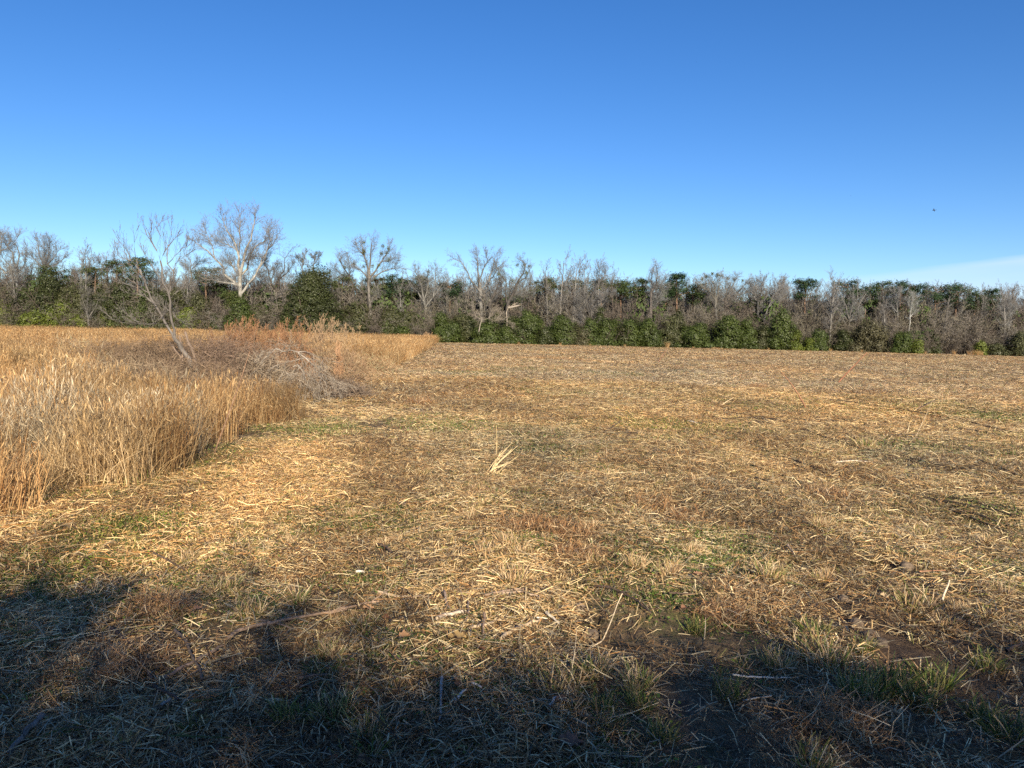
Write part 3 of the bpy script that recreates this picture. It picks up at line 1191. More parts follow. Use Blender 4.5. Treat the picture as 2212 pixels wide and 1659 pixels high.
# skyline of the leafless wood read off the photograph (px, py of the tops)
SKY = [(0, 560), (60, 560), (150, 560), (180, 545), (215, 580), (240, 560), (330, 600), (380, 590), (410, 570), (440, 590), (470, 600), (560, 600), (600, 590),
       (640, 545), (700, 600), (760, 610), (850, 605), (930, 610), (1000, 612), (1060, 618), (1140, 612), (1180, 582), (1205, 572), (1225, 570), (1240, 575),
       (1262, 580), (1285, 582), (1310, 582), (1335, 605), (1375, 607), (1420, 600), (1480, 618), (1560, 615), (1620, 603), (1640, 603), (1690, 598),
       (1700, 600), (1775, 605), (1800, 608), (1850, 620), (1900, 630), (1960, 632), (2020, 640), (2080, 636), (2140, 630), (2200, 628), (2260, 632)]
KX = np.array([a for a, b in SKY])
KY = np.array([b for a, b in SKY])
for i in range(74):
    px = -30 + i * 31 + rng.uniform(-12, 12)
    if 470 < px < 570:
        continue
    slender(px, float(np.interp(px, KX, KY)) + rng.uniform(0, 26), rng.uniform(106, 113), rng.randrange(6))
pale = [(1213, 566, 'tall thin pale tree, leftmost spire of the bare group beside the twin-trunk skyline gap'),
        (1238, 572, 'tall thin bare tree just right of the pale spire in the bare group'),
        (1262, 578, 'thin bare tree in the middle of the tall bare group'),
        (1187, 584, 'thin bare tree on the left flank of the tall bare group'),
        (1300, 580, 'thin bare tree on the right flank of the tall bare group'),
        (182, 545, 'thin fan-topped bare tree between the left round crowns and the pines')]
for i, (px, py, lb) in enumerate(pale):
    slender(px, py, 106 + i * .3, [2, 5, 0, 3, 2, 0][i], lb, 1.15)

# ---- pale trunks standing out on the right
for i, (px, py, lb) in enumerate([(1918, 690, 'white-barked slender tree in front of the right-hand wood'), (2040, 690, 'pale forked bare tree near the right end of the wood'),
                                  (1800, 650, 'wide fan-shaped bare tree right of the tall green bush'), (2180, 690, 'pale bare tree at the far right edge')]):
    e = slender(px, py - 45, 104.5, 2 if i != 2 else 5, lb, 1.3)

# ---- pines that rise out of the wood


def pine(px, ytop, Y, wpx, seed, label, tone=0, trunk_col=(.16, .105, .075)):
    r_ = np.random.RandomState(seed)
    p = at(px, ytop, Y)
    Hh_ = p.z
    Y = 107.5 + (Y - 114) * .25
    p = at(px, ytop - 9, Y)
    Hh_ = p.z
    W = wpx * 1.4 / FP * Y
    e = empty('pine_tree', (p.x, Y, 0), 0, label, 'pine tree')
    segs = []
    q = (0, 0, -.1)
    for i in range(8):
        nq = (q[0] + r_.randn() * .06, q[1] + r_.randn() * .06, Hh_ * .94 * (i + 1) / 8)
        segs.append((*q, *nq, .22 - .02 * i, .20 - .02 * i))
        q = nq
    cl = []
    for i in range(26):
        f = r_.rand()
        z = Hh_ * (1 - .30 * f ** 1.2)
        a = r_.rand() * 6.283
        lim = W * (.45 + .6 * math.sin(min(1, f * 1.5 + .12) * 1.9)) * r_.uniform(.35, 1.0)
        x_, y_ = math.cos(a) * lim, math.sin(a) * lim
        segs.append((0, 0, z - .35 * lim, x_, y_, z - .1, .05, .02))
        cl.append((x_, y_, z - .15, x_ * .3, y_ * .3, .8, r_.uniform(.7, 1.3)))
        for j in range(3):
            cl.append((x_ * r_.uniform(.5, 1.1) + r_.randn() * .25, y_ * r_.uniform(.5, 1.1) + r_.randn() * .25, z - .25 + r_.randn() * .16, 0, 0, .9, r_.uniform(.5, 1.0)))
    g1, g2 = Geo(), Geo()
    tubes(g1, segs, trunk_col, trunk_col)
    ca, cb = [((.035, .06, .022), (.075, .105, .035)), ((.05, .07, .025), (.11, .13, .04)), ((.02, .045, .022), (.05, .085, .035))][tone]
    leaves(g2, cl, 4600, .12, ca, cb, rad=.36, flat=.55, r=r_, aspect=.35, up=.5)
    obj('trunk', g1.mesh('pine_trunk', M_BARK), e)
    obj('crown', g2.mesh('pine_crown', M_NEED), e)
    return e


PN = [(254, 572, 118, 36, 'flat-topped pine left of the leaning sapling, over the evergreens', 0), (297, 563, 114, 24, 'tallest pine on the left, seen behind the leaning sapling', 0),
      (207, 582, 122, 20, 'small pine at the far left of the pines on the skyline', 1), (447, 585, 116, 30, 'dark pine at the left foot of the tallest bare tree', 0),
      (495, 608, 120, 30, 'low pine hidden behind the trunk of the tallest bare tree', 0), (850, 597, 120, 20, 'small pine between the mistletoe tree and the low spreading trees', 2),
      (818, 606, 122, 20, 'pine right behind the trunk of the mistletoe tree', 1), (740, 603, 122, 24, 'low pine beside the big dark oak', 1), (908, 606, 124, 18, 'small pine behind the low spreading bare tree', 1),
      (974, 617, 118, 20, 'thin bluish pine left of the bare tree with three fanned limbs', 2), (880, 610, 124, 18, 'squat pine top left of the low spreading tree', 0),
      (1184, 610, 122, 20, 'dark pine top at the left of the tall bare group', 1), (1240, 612, 124, 26, 'pine top behind the tall bare group', 1), (1300, 612, 124, 24, 'olive pine top behind the forked dark tree', 1),
      (1343, 615, 122, 22, 'round pine top right of the tall bare group', 0), (1387, 610, 120, 14, 'small ball-topped pine left of the lone tall bare tree', 0),
      (1465, 601, 118, 22, 'dark pointed pine right of the lone tall bare tree', 2), (1440, 616, 120, 18, 'low dark pine between the bare tree and the pointed pine', 2), (1502, 620, 122, 22, 'low pine left of the umbrella-shaped crown', 0),
      (1741, 612, 122, 22, 'dark pine left of the row of right-hand pines', 2), (1832, 613, 122, 26, 'first pine of the row on the right skyline', 2), (1870, 620, 124, 20, 'second pine of the row on the right skyline', 2),
      (1908, 616, 120, 22, 'third pine of the row on the right skyline', 0), (1947, 614, 120, 24, 'tallest pine in the middle of the right-hand row', 2), (1978, 620, 124, 18, 'pine just right of the tallest one in the right-hand row', 2),
      (2022, 624, 120, 26, 'broad dark pine under the cloud bank', 2), (2072, 622, 120, 28, 'broad pine under the cloud, last large one to the right', 2), (2143, 634, 126, 16, 'small dark pine near the right edge', 2),
      (2110, 638, 126, 14, 'tiny pine top between the broad pine and the right edge', 0), (110, 585, 120, 34, 'dark pine crown low behind the left bare crowns', 0),
      (505, 640, 108, 18, 'yellow-green young pine standing below the tallest bare tree', 1)]
for i, (px, py, Y_, w_, lb, tn_) in enumerate(PN):
    pine(px, py, Y_, w_ * 1.05, 400 + i, lb, tn_)

# ---- evergreen bushes and small trees along the wood's foot


def bush(px, ytop, hw, Y, seed, label, tone=0, name='evergreen_bush', cat='bush', dens=1.0, twigs=False):
    r_ = np.random.RandomState(seed)
    p = at(px, ytop, Y)
    Hh_, W = p.z, hw * 1.12 / FP * Y
    e = empty(name, (p.x, Y, 0), 0, label, cat)
    lob = []
    nl = 7 + int(W * 2)
    for k in range(nl):
        f = (k + .5) / nl
        z = Hh_ * (.16 + .68 * f)
        wid = W * (1.0 - .48 * f ** 2.4)
        a = r_.rand() * 6.283
        rx = min(wid * .62, Hh_ * .34)
        off = max(wid - rx, 0) * r_.uniform(.5, 1.0)
        lob.append((math.cos(a) * off, math.sin(a) * off * .8, z, rx, rx, min(rx * .95, Hh_ * .20 + .15)))
    lob.append((r_.uniform(-.2, .2) * W, 0, Hh_ * .80, W * .36, W * .36, Hh_ * .19))
    for k in range(4):
        lob.append((r_.uniform(-.75, .75) * W, -r_.uniform(.1, .5) * W, Hh_ * .14, W * .36, W * .36, Hh_ * .16))
    g2 = Geo()
    ca, cb = [((.030, .046, .012), (.070, .095, .021)), ((.06, .085, .014), (.13, .16, .026)), ((.040, .048, .020), (.078, .082, .034)),
              ((.065, .064, .034), (.10, .092, .05)), ((.028, .038, .014), (.056, .068, .022))][tone]
    cl = lobes_to_clumps(lob, 20, r_)
    n = int(min(13000, 1500 + W * Hh_ * 1500) * dens)
    leaves(g2, cl, n, min(.078 + .009 * W, .10), ca, cb, rad=.20 + .02 * W, flat=.7, r=r_, up=.25, aspect=.55)
    segs = []
    for k in range(4):
        grow(segs, (r_.randn() * W * .12, r_.randn() * W * .12, -.05), norm((r_.randn() * .35, r_.randn() * .35, 1)), Hh_ * .75, .05 + Hh_ * .008, 0,
             dict(seg=[5, 3], wander=[.1, .15], trop=[.03, 0], kids=[6, 0], ang=[.7, .7], ratio=[.5, .5], rr=.5, max=1), rng)
    g1 = Geo()
    tubes(g1, segs, BARK_D, BARK_D)
    obj('trunk', g1.mesh('bush_stems', M_BARK), e)
    obj('crown', g2.mesh('bush_leaves', M_LEAF), e)
    return e
    return e


BS = [(952, 671, 19, 100.5, 'narrow upright green bush at the corner where the standing grass ends', 0), (974, 697, 30, 100, 'low rounded green bush right of the corner bush', 0),
      (1018, 680, 20, 103, 'dark green bush half hidden by pale dead branches', 4), (1046, 700, 27, 100, 'low green bush under the pale dead branches', 0), (1094, 705, 22, 100, 'low green bush left of the twin-headed tall bush', 0),
      (1143, 668, 30, 100.5, 'tall twin-headed green bush at the middle of the wood edge', 0), (1180, 712, 18, 99.5, 'small green bush in the dip right of the twin-headed bush', 4), (1214, 680, 33, 100.5, 'wide green bush below the tall bare group', 0),
      (1260, 706, 18, 100, 'small low bush right of the wide one below the bare group', 3), (1277, 686, 24, 100.5, 'upright green bush below the forked dark tree', 0), (1294, 660, 11, 104, 'narrow dark evergreen spire beneath the forked dark tree', 4), (1312, 684, 23, 101, 'mid green bush right of the dark spire', 0),
      (1360, 690, 27, 100.5, 'broad green bush, left half of a pair below the lone bare tree', 0), (1402, 688, 27, 100, 'bright green bush, right half of the pair below the lone bare tree', 0), (1455, 680, 34, 102, 'broad grey-green bush left of the umbrella tree', 2),
      (1508, 698, 30, 100, 'rounded dark green bush below the umbrella tree', 0), (1470, 664, 20, 106, 'dark green growth rising behind the grey-green bush', 4), (1575, 680, 37, 100.5, 'large domed green bush right of the umbrella tree', 0), (1614, 686, 20, 100.5, 'green bush pressed against the right of the domed bush', 0),
      (1690, 667, 30, 100, 'tall conical green bush standing alone in front of the right wood', 0), (1718, 712, 14, 99.5, 'yellow-green low bush at the right foot of the conical bush', 1), (1665, 705, 20, 101, 'dark low bush at the left foot of the conical bush', 4),
      (1772, 712, 24, 100, 'low green bush midway between conical bush and olive thicket', 0), (1750, 730, 9, 99.5, 'tiny bright bush left of the low green bush', 1), (1881, 694, 46, 102, 'wide olive-brown thicket in the right-hand wood', 3), (1950, 716, 24, 100, 'green bush in front of the white-barked tree', 0),
      (1984, 734, 12, 99.5, 'small yellow-green bush beside the green bush at the right', 1), (2117, 738, 12, 99.5, 'small pale green conical bush near the right edge', 1), (2150, 745, 24, 101, 'low dark shrub near the right edge', 2), (2205, 715, 24, 102, 'dim green bush at the right edge', 2),
      (16, 652, 34, 106, 'bright green bush at the left edge of the photo', 1), (84, 668, 40, 105, 'low bright green bush on the left, second from the edge', 1), (134, 645, 46, 106, 'large bright green domed bush left of the forked dark tree', 1), (170, 680, 26, 105, 'low green bush at the forked tree on the left', 1),
      (238, 648, 24, 106, 'upright bright green bush right of the forked dark tree', 1), (300, 650, 46, 106, 'broad green bush behind the leaning sapling', 0), (404, 662, 32, 105.5, 'glossy green bush right of the leaning sapling', 1), (365, 640, 34, 106.3, 'dark evergreen behind the leaning sapling trunk', 4),
      (470, 676, 22, 106, 'small dark bush left of the reddish shrub', 4), (518, 640, 36, 101.5, 'green bush hiding the foot of the tallest bare tree', 0), (490, 690, 22, 105, 'low dark green bush at the base of the tallest bare tree', 0),
      (104, 578, 44, 106.3, 'tall dark evergreen rising behind the left bushes', 4), (62, 620, 40, 106.3, 'dark evergreen mass behind the left edge bushes', 4), (262, 605, 48, 106.3, 'dark wide evergreen under the flat-topped pine', 4), (180, 622, 40, 106.3, 'dark olive evergreen behind the forked tree on the left', 2),
      (330, 616, 40, 106.3, 'dark evergreen behind the upper stems of the leaning sapling', 4), (632, 652, 26, 105, 'green bush at the left foot of the big oak', 0), (652, 682, 15, 104, 'small vivid green bush left below the big oak', 1), (690, 668, 22, 104, 'green bush at the right foot of the big oak', 0),
      (868, 703, 24, 103, 'low green bush behind the end of the standing grass', 0), (800, 690, 30, 106, 'dull green shrub below the mistletoe tree', 2), (740, 664, 26, 107, 'dark green growth right of the big oak', 4), (910, 690, 26, 106, 'dim shrub left of the corner bush', 2), (1066, 672, 24, 107, 'dim evergreen behind the pale dead branches', 4),
      (775, 650, 40, 105.5, 'dull olive shrub at the foot of the mistletoe tree', 2), (842, 662, 34, 105.5, 'dull olive shrub at the foot of the low spreading tree', 2), (884, 672, 30, 105.8, 'dull grey-green shrub left of the corner bush', 2), (716, 672, 26, 105.5, 'olive shrub right of the big oak foot', 2),
      (430, 625, 40, 106.8, 'dark olive evergreen below the pine left of the tallest bare tree', 2), (20, 610, 36, 107, 'olive evergreen crown at the left edge', 2), (150, 606, 34, 107, 'olive evergreen crown between the two left bare crowns', 2), (222, 618, 36, 107, 'dark evergreen crown left of the flat-topped pine', 4),
      (390, 612, 34, 107, 'olive evergreen crown right of the sapling stems', 2), (560, 655, 34, 105.5, 'dull green shrub between tallest bare tree and big oak', 2), (600, 640, 26, 107, 'dark evergreen left of the big oak', 4)]
for i, (px, py, hw, Y_, lb, tn_) in enumerate(BS):
    bush(px, py, hw, Y_, 600 + i, lb, tn_)
for i in range(44):
    px = rng.uniform(945, 1740) if i < 33 else rng.uniform(1760, 2230) if i < 35 else rng.uniform(-10, 930)
    hf = rng.uniform(.55, 1.0)
    b_ = bush(px, float(np.interp(px, [0, 930, 2212], [702, 724, 752])) - 56 * hf * rng.uniform(.5, 1), 22 * rng.uniform(.6, 1.4), 101.8 + rng.uniform(-1.2, 1.5) + (4 if px < 930 else 0), 760 + i,
              'dark green bush filling the hedge among larger bushes at the foot of the wood', rng.choice([0, 0, 4, 4, 2]), dens=.8)
    b_['group'] = 'dark green bushes filling the hedge'
# the big dark oak
bush(680, 566, 60, 104.6, 700, 'big dark round evergreen oak standing left of the mistletoe tree', 4, 'evergreen_oak', 'tree', 3.2)
bush(636, 615, 32, 104.8, 701, 'lower left bulge of dark evergreen beside the big oak', 4, 'evergreen_tree', 'tree', 1.3)

# ---- leafless shrubs in front of the wood
LABS = ['grey-brown leafless shrub among many alike at the foot of the wood']
for i in range(76):
    px = -20 + i * 47 + rng.uniform(-14, 14) if i < 48 else rng.uniform(-20, 960)
    Y_ = rng.uniform(101.5, 104.5)
    s = rng.uniform(.62, 1.15)
    if px < 930:
        Y_ = rng.uniform(104.4, 106.6)
        s *= 1.12
    o_ = obj('leafless_shrub', SHRUB[rng.randrange(5)], None, (at(px, 700, Y_).x, Y_, 0))
    o_.rotation_euler = (0, 0, rng.uniform(0, 6.28))
    o_.scale = (s * 1.25, s * 1.25, s)
    tag(o_, LABS[0], 'shrub', 'leafless shrubs at the foot of the wood')

# ================================================================== THE BARE TREES ONE KNOWS BY SHAPE


def from_crop(n):
    k = {1: (0, .2728, 427.9), 2: (548.6, .2728, 427.9), 3: (1042.3, .2728, 521.2), 4: (1608.5, .2728, 521.2), 6: (274.3, .21493, 466.3)}[n]
    return lambda x, y: (k[0] + k[1] * x, k[2] + k[1] * y)


def hero(name, label, crop, Y, limbs, foot, r0, P, seed, ca, cb, length, kids, mist=None, cat='tree', wire=.0058, depth=.6, lv=2, up=.12, ang=.75, ft=.2):
    if Y > 101 and name != 'forked_meadow_tree':
        Y += 3.0
    """limbs: (points in picture, r_start, r_end); points become places in depth Y with a depth of their own"""
    if cat == 'tree':
        ca = (ca[0] * .88, ca[1] * .95, ca[2] * 1.04)
        cb = (cb[0] * .86, cb[1] * .98, cb[2] * 1.12)
        if crop in (3, 4) and name != 'white_barked_tree':
            ca = tuple(.62 * c_ for c_ in ca)
    rs = random.Random(seed)
    f = from_crop(crop)
    base = at(*f(*foot), Y)
    base.z = 0
    st, sc_ = [], []
    known = {}
    for li, (pts, ra, rb) in enumerate(limbs):
        d0 = known.get(pts[0], 0.0)
        slope = rs.uniform(-depth, depth) if li else 0
        wp = []
        L0 = f(*pts[0])
        for i, q in enumerate(pts):
            a = f(*q)
            run = math.hypot(a[0] - L0[0], a[1] - L0[1]) / FP * Y
            yy = Y + d0 + slope * run * .8
            if q not in known:
                known[q] = yy - Y
            wp.append(at(a[0], a[1], yy) - base)
        s_ = []
        thick_ = ra > r0 * .55
        limb(s_, wp, ra, rb, P, rs, kids=kids * (.5 if li == 0 else 1), length=length, lvl=lv, from_t=.55 if li == 0 else ft, up=up, ang=ang)
        (st if thick_ else sc_).extend(s_)
    e = empty(name, base, 0, label, cat)
    A = np.array(st + sc_)
    big = np.maximum(A[:, 6], A[:, 7]) > max(r0 * .22, .03)
    g1, g2 = Geo(), Geo()
    tubes(g1, A[big], ca, cb, minr=wire)
    tubes(g2, A[~big], ca, cb, minr=wire)
    obj('trunk', g1.mesh(name + '_wood', M_BARK), e)
    obj('crown', g2.mesh(name + '_twigs', M_TWIG), e)
    if mist:
        rm = np.random.RandomState(seed)
        for (mx_, my_, ms_) in mist:
            q = at(*f(mx_, my_), Y + rm.uniform(-1, 1)) - base
            g3 = Geo()
            leaves(g3, [(q.x, q.y, q.z, 0, 0, .3, 1)], int(160 * ms_ / .3), .055, (.07, .08, .03), (.14, .15, .05), rad=ms_ * .5, flat=1, r=rm)
            obj('mistletoe', g3.mesh('mistletoe_ball', M_LEAF), e)
    return e


PA = dict(seg=[5, 5, 5, 3, 2], wander=[.08, .09, .11, .13, .15], trop=[.03, .04, .05, .04, .02], kids=[8, 8, 10, 8, 0], ang=[.6, .65, .7, .75, .8],
          ratio=[.6, .6, .62, .55, .5], rr=.5, max=4)
PD = dict(PA, wander=[.10, .13, .17, .2, .22], trop=[0, .02, .02, .02, 0], kids=[8, 8, 10, 8, 0], ang=[.6, .7, .8, .85, .9])

hero('giant_bare_tree', 'tallest bare tree, pale trunk forking low into a wide fan above the left wood', 1, 103, [
    ([(1912, 1010), (1908, 800), (1900, 700), (1902, 620)], .34, .24),
    ([(1900, 700), (1840, 680), (1770, 668), (1700, 655), (1630, 645)], .16, .03),
    ([(1900, 700), (1830, 650), (1775, 600), (1765, 545), (1700, 480), (1650, 420), (1590, 380), (1540, 345)], .24, .03),
    ([(1700, 480), (1680, 380), (1640, 300), (1620, 240)], .09, .02),
    ([(1902, 620), (1890, 520), (1880, 420), (1850, 330), (1800, 260), (1770, 180), (1750, 130)], .22, .02),
    ([(1902, 620), (1840, 540), (1818, 500)], .12, .06),
    ([(1902, 620), (1930, 500), (1950, 400), (1990, 330), (2005, 230), (2020, 150), (2010, 110)], .24, .02),
    ([(1930, 500), (1960, 490), (1988, 484)], .08, .03),
    ([(1902, 620), (1960, 560), (1990, 430), (2040, 370), (2100, 340), (2130, 240)], .18, .02),
    ([(1908, 760), (1940, 720), (2000, 640), (2050, 560), (2080, 480), (2120, 410), (2180, 330), (2210, 270)], .22, .02),
    ([(2050, 560), (2110, 440), (2140, 330), (2120, 230)], .10, .02),
    ([(1890, 520), (1895, 300), (1905, 200), (1895, 120)], .12, .02),
    ([(1880, 420), (1800, 370), (1740, 340)], .08, .02)],
    (1912, 1010), .34, PA, 21, (0.300, 0.267, 0.224), (0.198, 0.171, 0.150), 2.9, 19, depth=.55)

hero('mistletoe_tree', 'tall bare tree with dark mistletoe balls and a rounded crown right of the big oak', 2, 104, [
    ([(918, 1060), (915, 850), (912, 740), (912, 640)], .25, .19),
    ([(912, 640), (900, 560), (880, 470), (860, 400), (850, 340)], .18, .02),
    ([(912, 640), (960, 580), (1010, 500), (1060, 430), (1075, 380)], .17, .02),
    ([(912, 640), (920, 500), (930, 400), (940, 335)], .17, .02),
    ([(912, 640), (870, 590), (810, 545), (760, 520)], .13, .02),
    ([(940, 630), (1020, 580), (1100, 560), (1150, 555)], .12, .02),
    ([(915, 850), (950, 780), (1010, 730)], .13, .03),
    ([(1010, 500), (1060, 500), (1110, 470)], .08, .02),
    ([(880, 470), (830, 410), (810, 370)], .08, .02)],
    (918, 1060), .25, PA, 22, (0.150, 0.130, 0.110), (0.180, 0.158, 0.134), 2.3, 14,
    mist=[(870, 420, .38), (870, 350, .3), (1065, 400, .36), (1065, 485, .3), (940, 540, .25), (1020, 380, .26), (870, 540, .25), (1010, 440, .3), (990, 530, .22), (1050, 430, .25)])

hero('spreading_tree', 'lower bare tree whose twiggy crown leans left beside the mistletoe tree', 2, 106, [
    ([(850, 880), (845, 800), (800, 720), (760, 640)], .22, .12), ([(760, 640), (710, 560), (690, 500), (690, 450)], .12, .02),
    ([(760, 640), (680, 600), (640, 560)], .10, .02), ([(760, 640), (760, 560), (745, 480)], .10, .02), ([(850, 880), (790, 820), (755, 765)], .16, .05)],
    (850, 1040), .22, PA, 23, BARK_D, (0.162, 0.140, 0.122), 2.1, 14, mist=[(720, 545, .25), (790, 520, .25)])

hero('twisted_dark_tree', 'twisted dark bare tree with a ragged crown right of the tallest tree', 2, 104, [
    ([(125, 1040), (130, 830), (130, 660), (115, 570)], .22, .08), ([(130, 740), (190, 650), (240, 560), (240, 480), (300, 400)], .16, .02),
    ([(115, 570), (90, 540), (70, 500)], .08, .02), ([(190, 650), (260, 600), (310, 520)], .10, .02), ([(130, 830), (200, 780), (260, 790)], .10, .02), ([(130, 660), (160, 580), (190, 530)], .1, .02)],
    (125, 1040), .22, PD, 24, BARK_D, (0.150, 0.130, 0.115), 2.0, 15, mist=[(155, 555, .3)])

hero('thin_topped_tree', 'small twiggy tree top poking up left of the oak crown', 2, 108, [
    ([(385, 1000), (385, 700), (380, 560), (385, 470)], .14, .05), ([(380, 560), (400, 480), (410, 430)], .07, .02), ([(380, 560), (355, 500), (350, 470)], .06, .02)],
    (385, 1000), .14, PA, 25, BARK_G, (0.180, 0.161, 0.134), 1.2, 14, mist=[(378, 490, .35)])
hero('crooked_treetop', 'crooked bare treetop directly above the big oak', 2, 110, [
    ([(490, 1000), (490, 700), (480, 520), (475, 450)], .14, .05), ([(480, 520), (510, 470), (530, 440)], .07, .02), ([(480, 500), (460, 450)], .06, .02)],
    (490, 1000), .14, PD, 26, BARK_D, (0.150, 0.136, 0.122), 1.1, 14, mist=[(495, 430, .25)])

hero('low_spreading_tree', 'low spreading bare tree with pale limbs between the mistletoe tree and the three-limbed tree', 2, 104, [
    ([(1362, 1050), (1360, 860), (1345, 810)], .24, .16), ([(1345, 810), (1300, 740), (1240, 700), (1210, 610)], .13, .02), ([(1345, 810), (1330, 700), (1300, 620), (1270, 550)], .14, .02),
    ([(1345, 810), (1380, 680), (1380, 580)], .13, .02), ([(1360, 860), (1420, 780), (1470, 720), (1510, 640)], .14, .02), ([(1420, 780), (1430, 640), (1440, 560)], .10, .02)],
    (1362, 1050), .24, PD, 27, (0.198, 0.180, 0.154), (0.174, 0.152, 0.131), 2.1, 15, mist=[(1380, 580, .25)])

hero('three_limbed_tree', 'bare tree with three fanned limbs high over the corner of the field', 2, 104, [
    ([(1805, 1060), (1800, 860), (1790, 740), (1780, 660)], .30, .20), ([(1780, 660), (1775, 560), (1770, 480), (1760, 420)], .16, .02), ([(1780, 660), (1810, 560), (1850, 500), (1840, 440)], .12, .02),
    ([(1790, 740), (1720, 660), (1690, 580), (1640, 510), (1580, 480)], .15, .02), ([(1860, 660), (1880, 590), (1900, 520), (1920, 440)], .13, .02), ([(1790, 740), (1860, 660), (1920, 560), (1970, 520)], .12, .02),
    ([(1800, 860), (1750, 780), (1740, 710)], .12, .05)],
    (1805, 1060), .30, PA, 28, (0.180, 0.161, 0.141), (0.174, 0.155, 0.138), 2.1, 14)

hero('leaning_mistletoe_tree', 'dark bare tree leaning right with mistletoe balls, right of the three-limbed tree', 2, 102, [
    ([(2010, 1060), (2010, 860), (2040, 780), (2080, 680)], .28, .16), ([(2080, 680), (2130, 600), (2150, 520), (2110, 490)], .13, .02), ([(2080, 680), (2150, 630), (2190, 560)], .10, .02),
    ([(2010, 860), (1990, 740), (1995, 660), (1985, 590)], .13, .03), ([(2040, 780), (2110, 740), (2200, 745)], .10, .02), ([(1995, 660), (1950, 600), (1930, 560)], .07, .02)],
    (2010, 1060), .28, PD, 29, BARK_D, (0.162, 0.146, 0.122), 1.9, 14, mist=[(2085, 530, .3), (2140, 530, .36), (2160, 590, .3), (2050, 650, .3), (2180, 540, .25), (1940, 600, .22)])
hero('v_forked_tree', 'dark bare tree with a low V fork just left of the leaning mistletoe tree', 2, 103, [
    ([(1870, 1060), (1870, 840), (1895, 780)], .22, .16), ([(1895, 780), (1920, 720), (1945, 650)], .14, .05), ([(1895, 780), (1950, 740), (1960, 690)], .10, .03)],
    (1870, 1060), .22, PD, 30, BARK_D, (0.150, 0.130, 0.115), 1.6, 12)

hero('edge_bare_tree', 'bare tree with layered crown at the left edge of the photo', 1, 106, [
    ([(125, 1000), (125, 730), (130, 560), (100, 430)], .24, .10), ([(130, 560), (150, 440), (110, 350), (150, 290)], .12, .02), ([(125, 640), (60, 520), (10, 440)], .12, .02), ([(100, 430), (40, 360), (20, 300)], .08, .02), ([(125, 640), (200, 520), (210, 400)], .1, .02)],
    (125, 1000), .24, PA, 31, BARK_G, (0.192, 0.174, 0.154), 2.2, 14)
hero('outer_bare_tree', 'bare tree cut off by the left edge of the photo', 1, 105, [
    ([(-60, 1000), (-50, 700), (-20, 520), (0, 420)], .26, .10), ([(-20, 520), (40, 600), (110, 565), (165, 580)], .12, .03), ([(0, 420), (10, 340), (0, 280)], .08, .02), ([(-50, 700), (20, 800), (70, 830)], .10, .02), ([(0, 420), (60, 400), (80, 330)], .08, .02)],
    (-60, 1000), .26, PD, 32, (0.252, 0.229, 0.198), (0.204, 0.180, 0.160), 2.1, 14)
hero('round_crowned_tree', 'round-crowned bare tree second from the left edge', 1, 107, [
    ([(350, 1000), (350, 700), (350, 560)], .24, .16), ([(350, 560), (310, 430), (300, 340)], .13, .02), ([(350, 560), (380, 440), (400, 340)], .13, .02), ([(350, 560), (430, 470), (480, 400)], .12, .02),
    ([(350, 560), (280, 490), (220, 440)], .12, .02), ([(350, 560), (450, 520), (540, 450)], .1, .02), ([(350, 560), (350, 430), (355, 330)], .1, .02)],
    (350, 1000), .24, PA, 33, BARK_G, (0.186, 0.164, 0.147), 2.3, 15)
hero('forked_meadow_tree', 'small dark tree forking in a V at the back edge of the standing grass, left', 1, 103.5, [
    ([(705, 1010), (700, 960)], .12, .10), ([(700, 960), (680, 880), (645, 770)], .08, .02), ([(700, 960), (735, 900), (780, 820), (840, 740)], .08, .02), ([(700, 960), (690, 850), (700, 760)], .06, .02)],
    (705, 1025), .12, PD, 34, (0.156, 0.136, 0.115), (0.132, 0.112, 0.090), 1.4, 10, depth=.3)
hero('faint_bare_tree', 'small bare crown just left of the tallest tree', 1, 110, [
    ([(1530, 1000), (1530, 700), (1520, 560), (1510, 500)], .16, .06), ([(1520, 560), (1560, 510), (1600, 500)], .08, .02), ([(1520, 600), (1480, 560), (1460, 530)], .07, .02)],
    (1530, 1000), .16, PA, 35, BARK_G, (0.198, 0.174, 0.154), 1.8, 13)
hero('purple_twigged_tree', 'fine-twigged bare crown left of the flat-topped pine', 1, 110, [
    ([(850, 1000), (850, 700), (845, 560), (845, 460)], .14, .05), ([(845, 600), (800, 530), (790, 490)], .07, .02), ([(845, 600), (890, 530), (900, 470)], .07, .02)],
    (850, 1000), .14, PA, 36, BARK_G, (0.198, 0.167, 0.160), 1.7, 13)

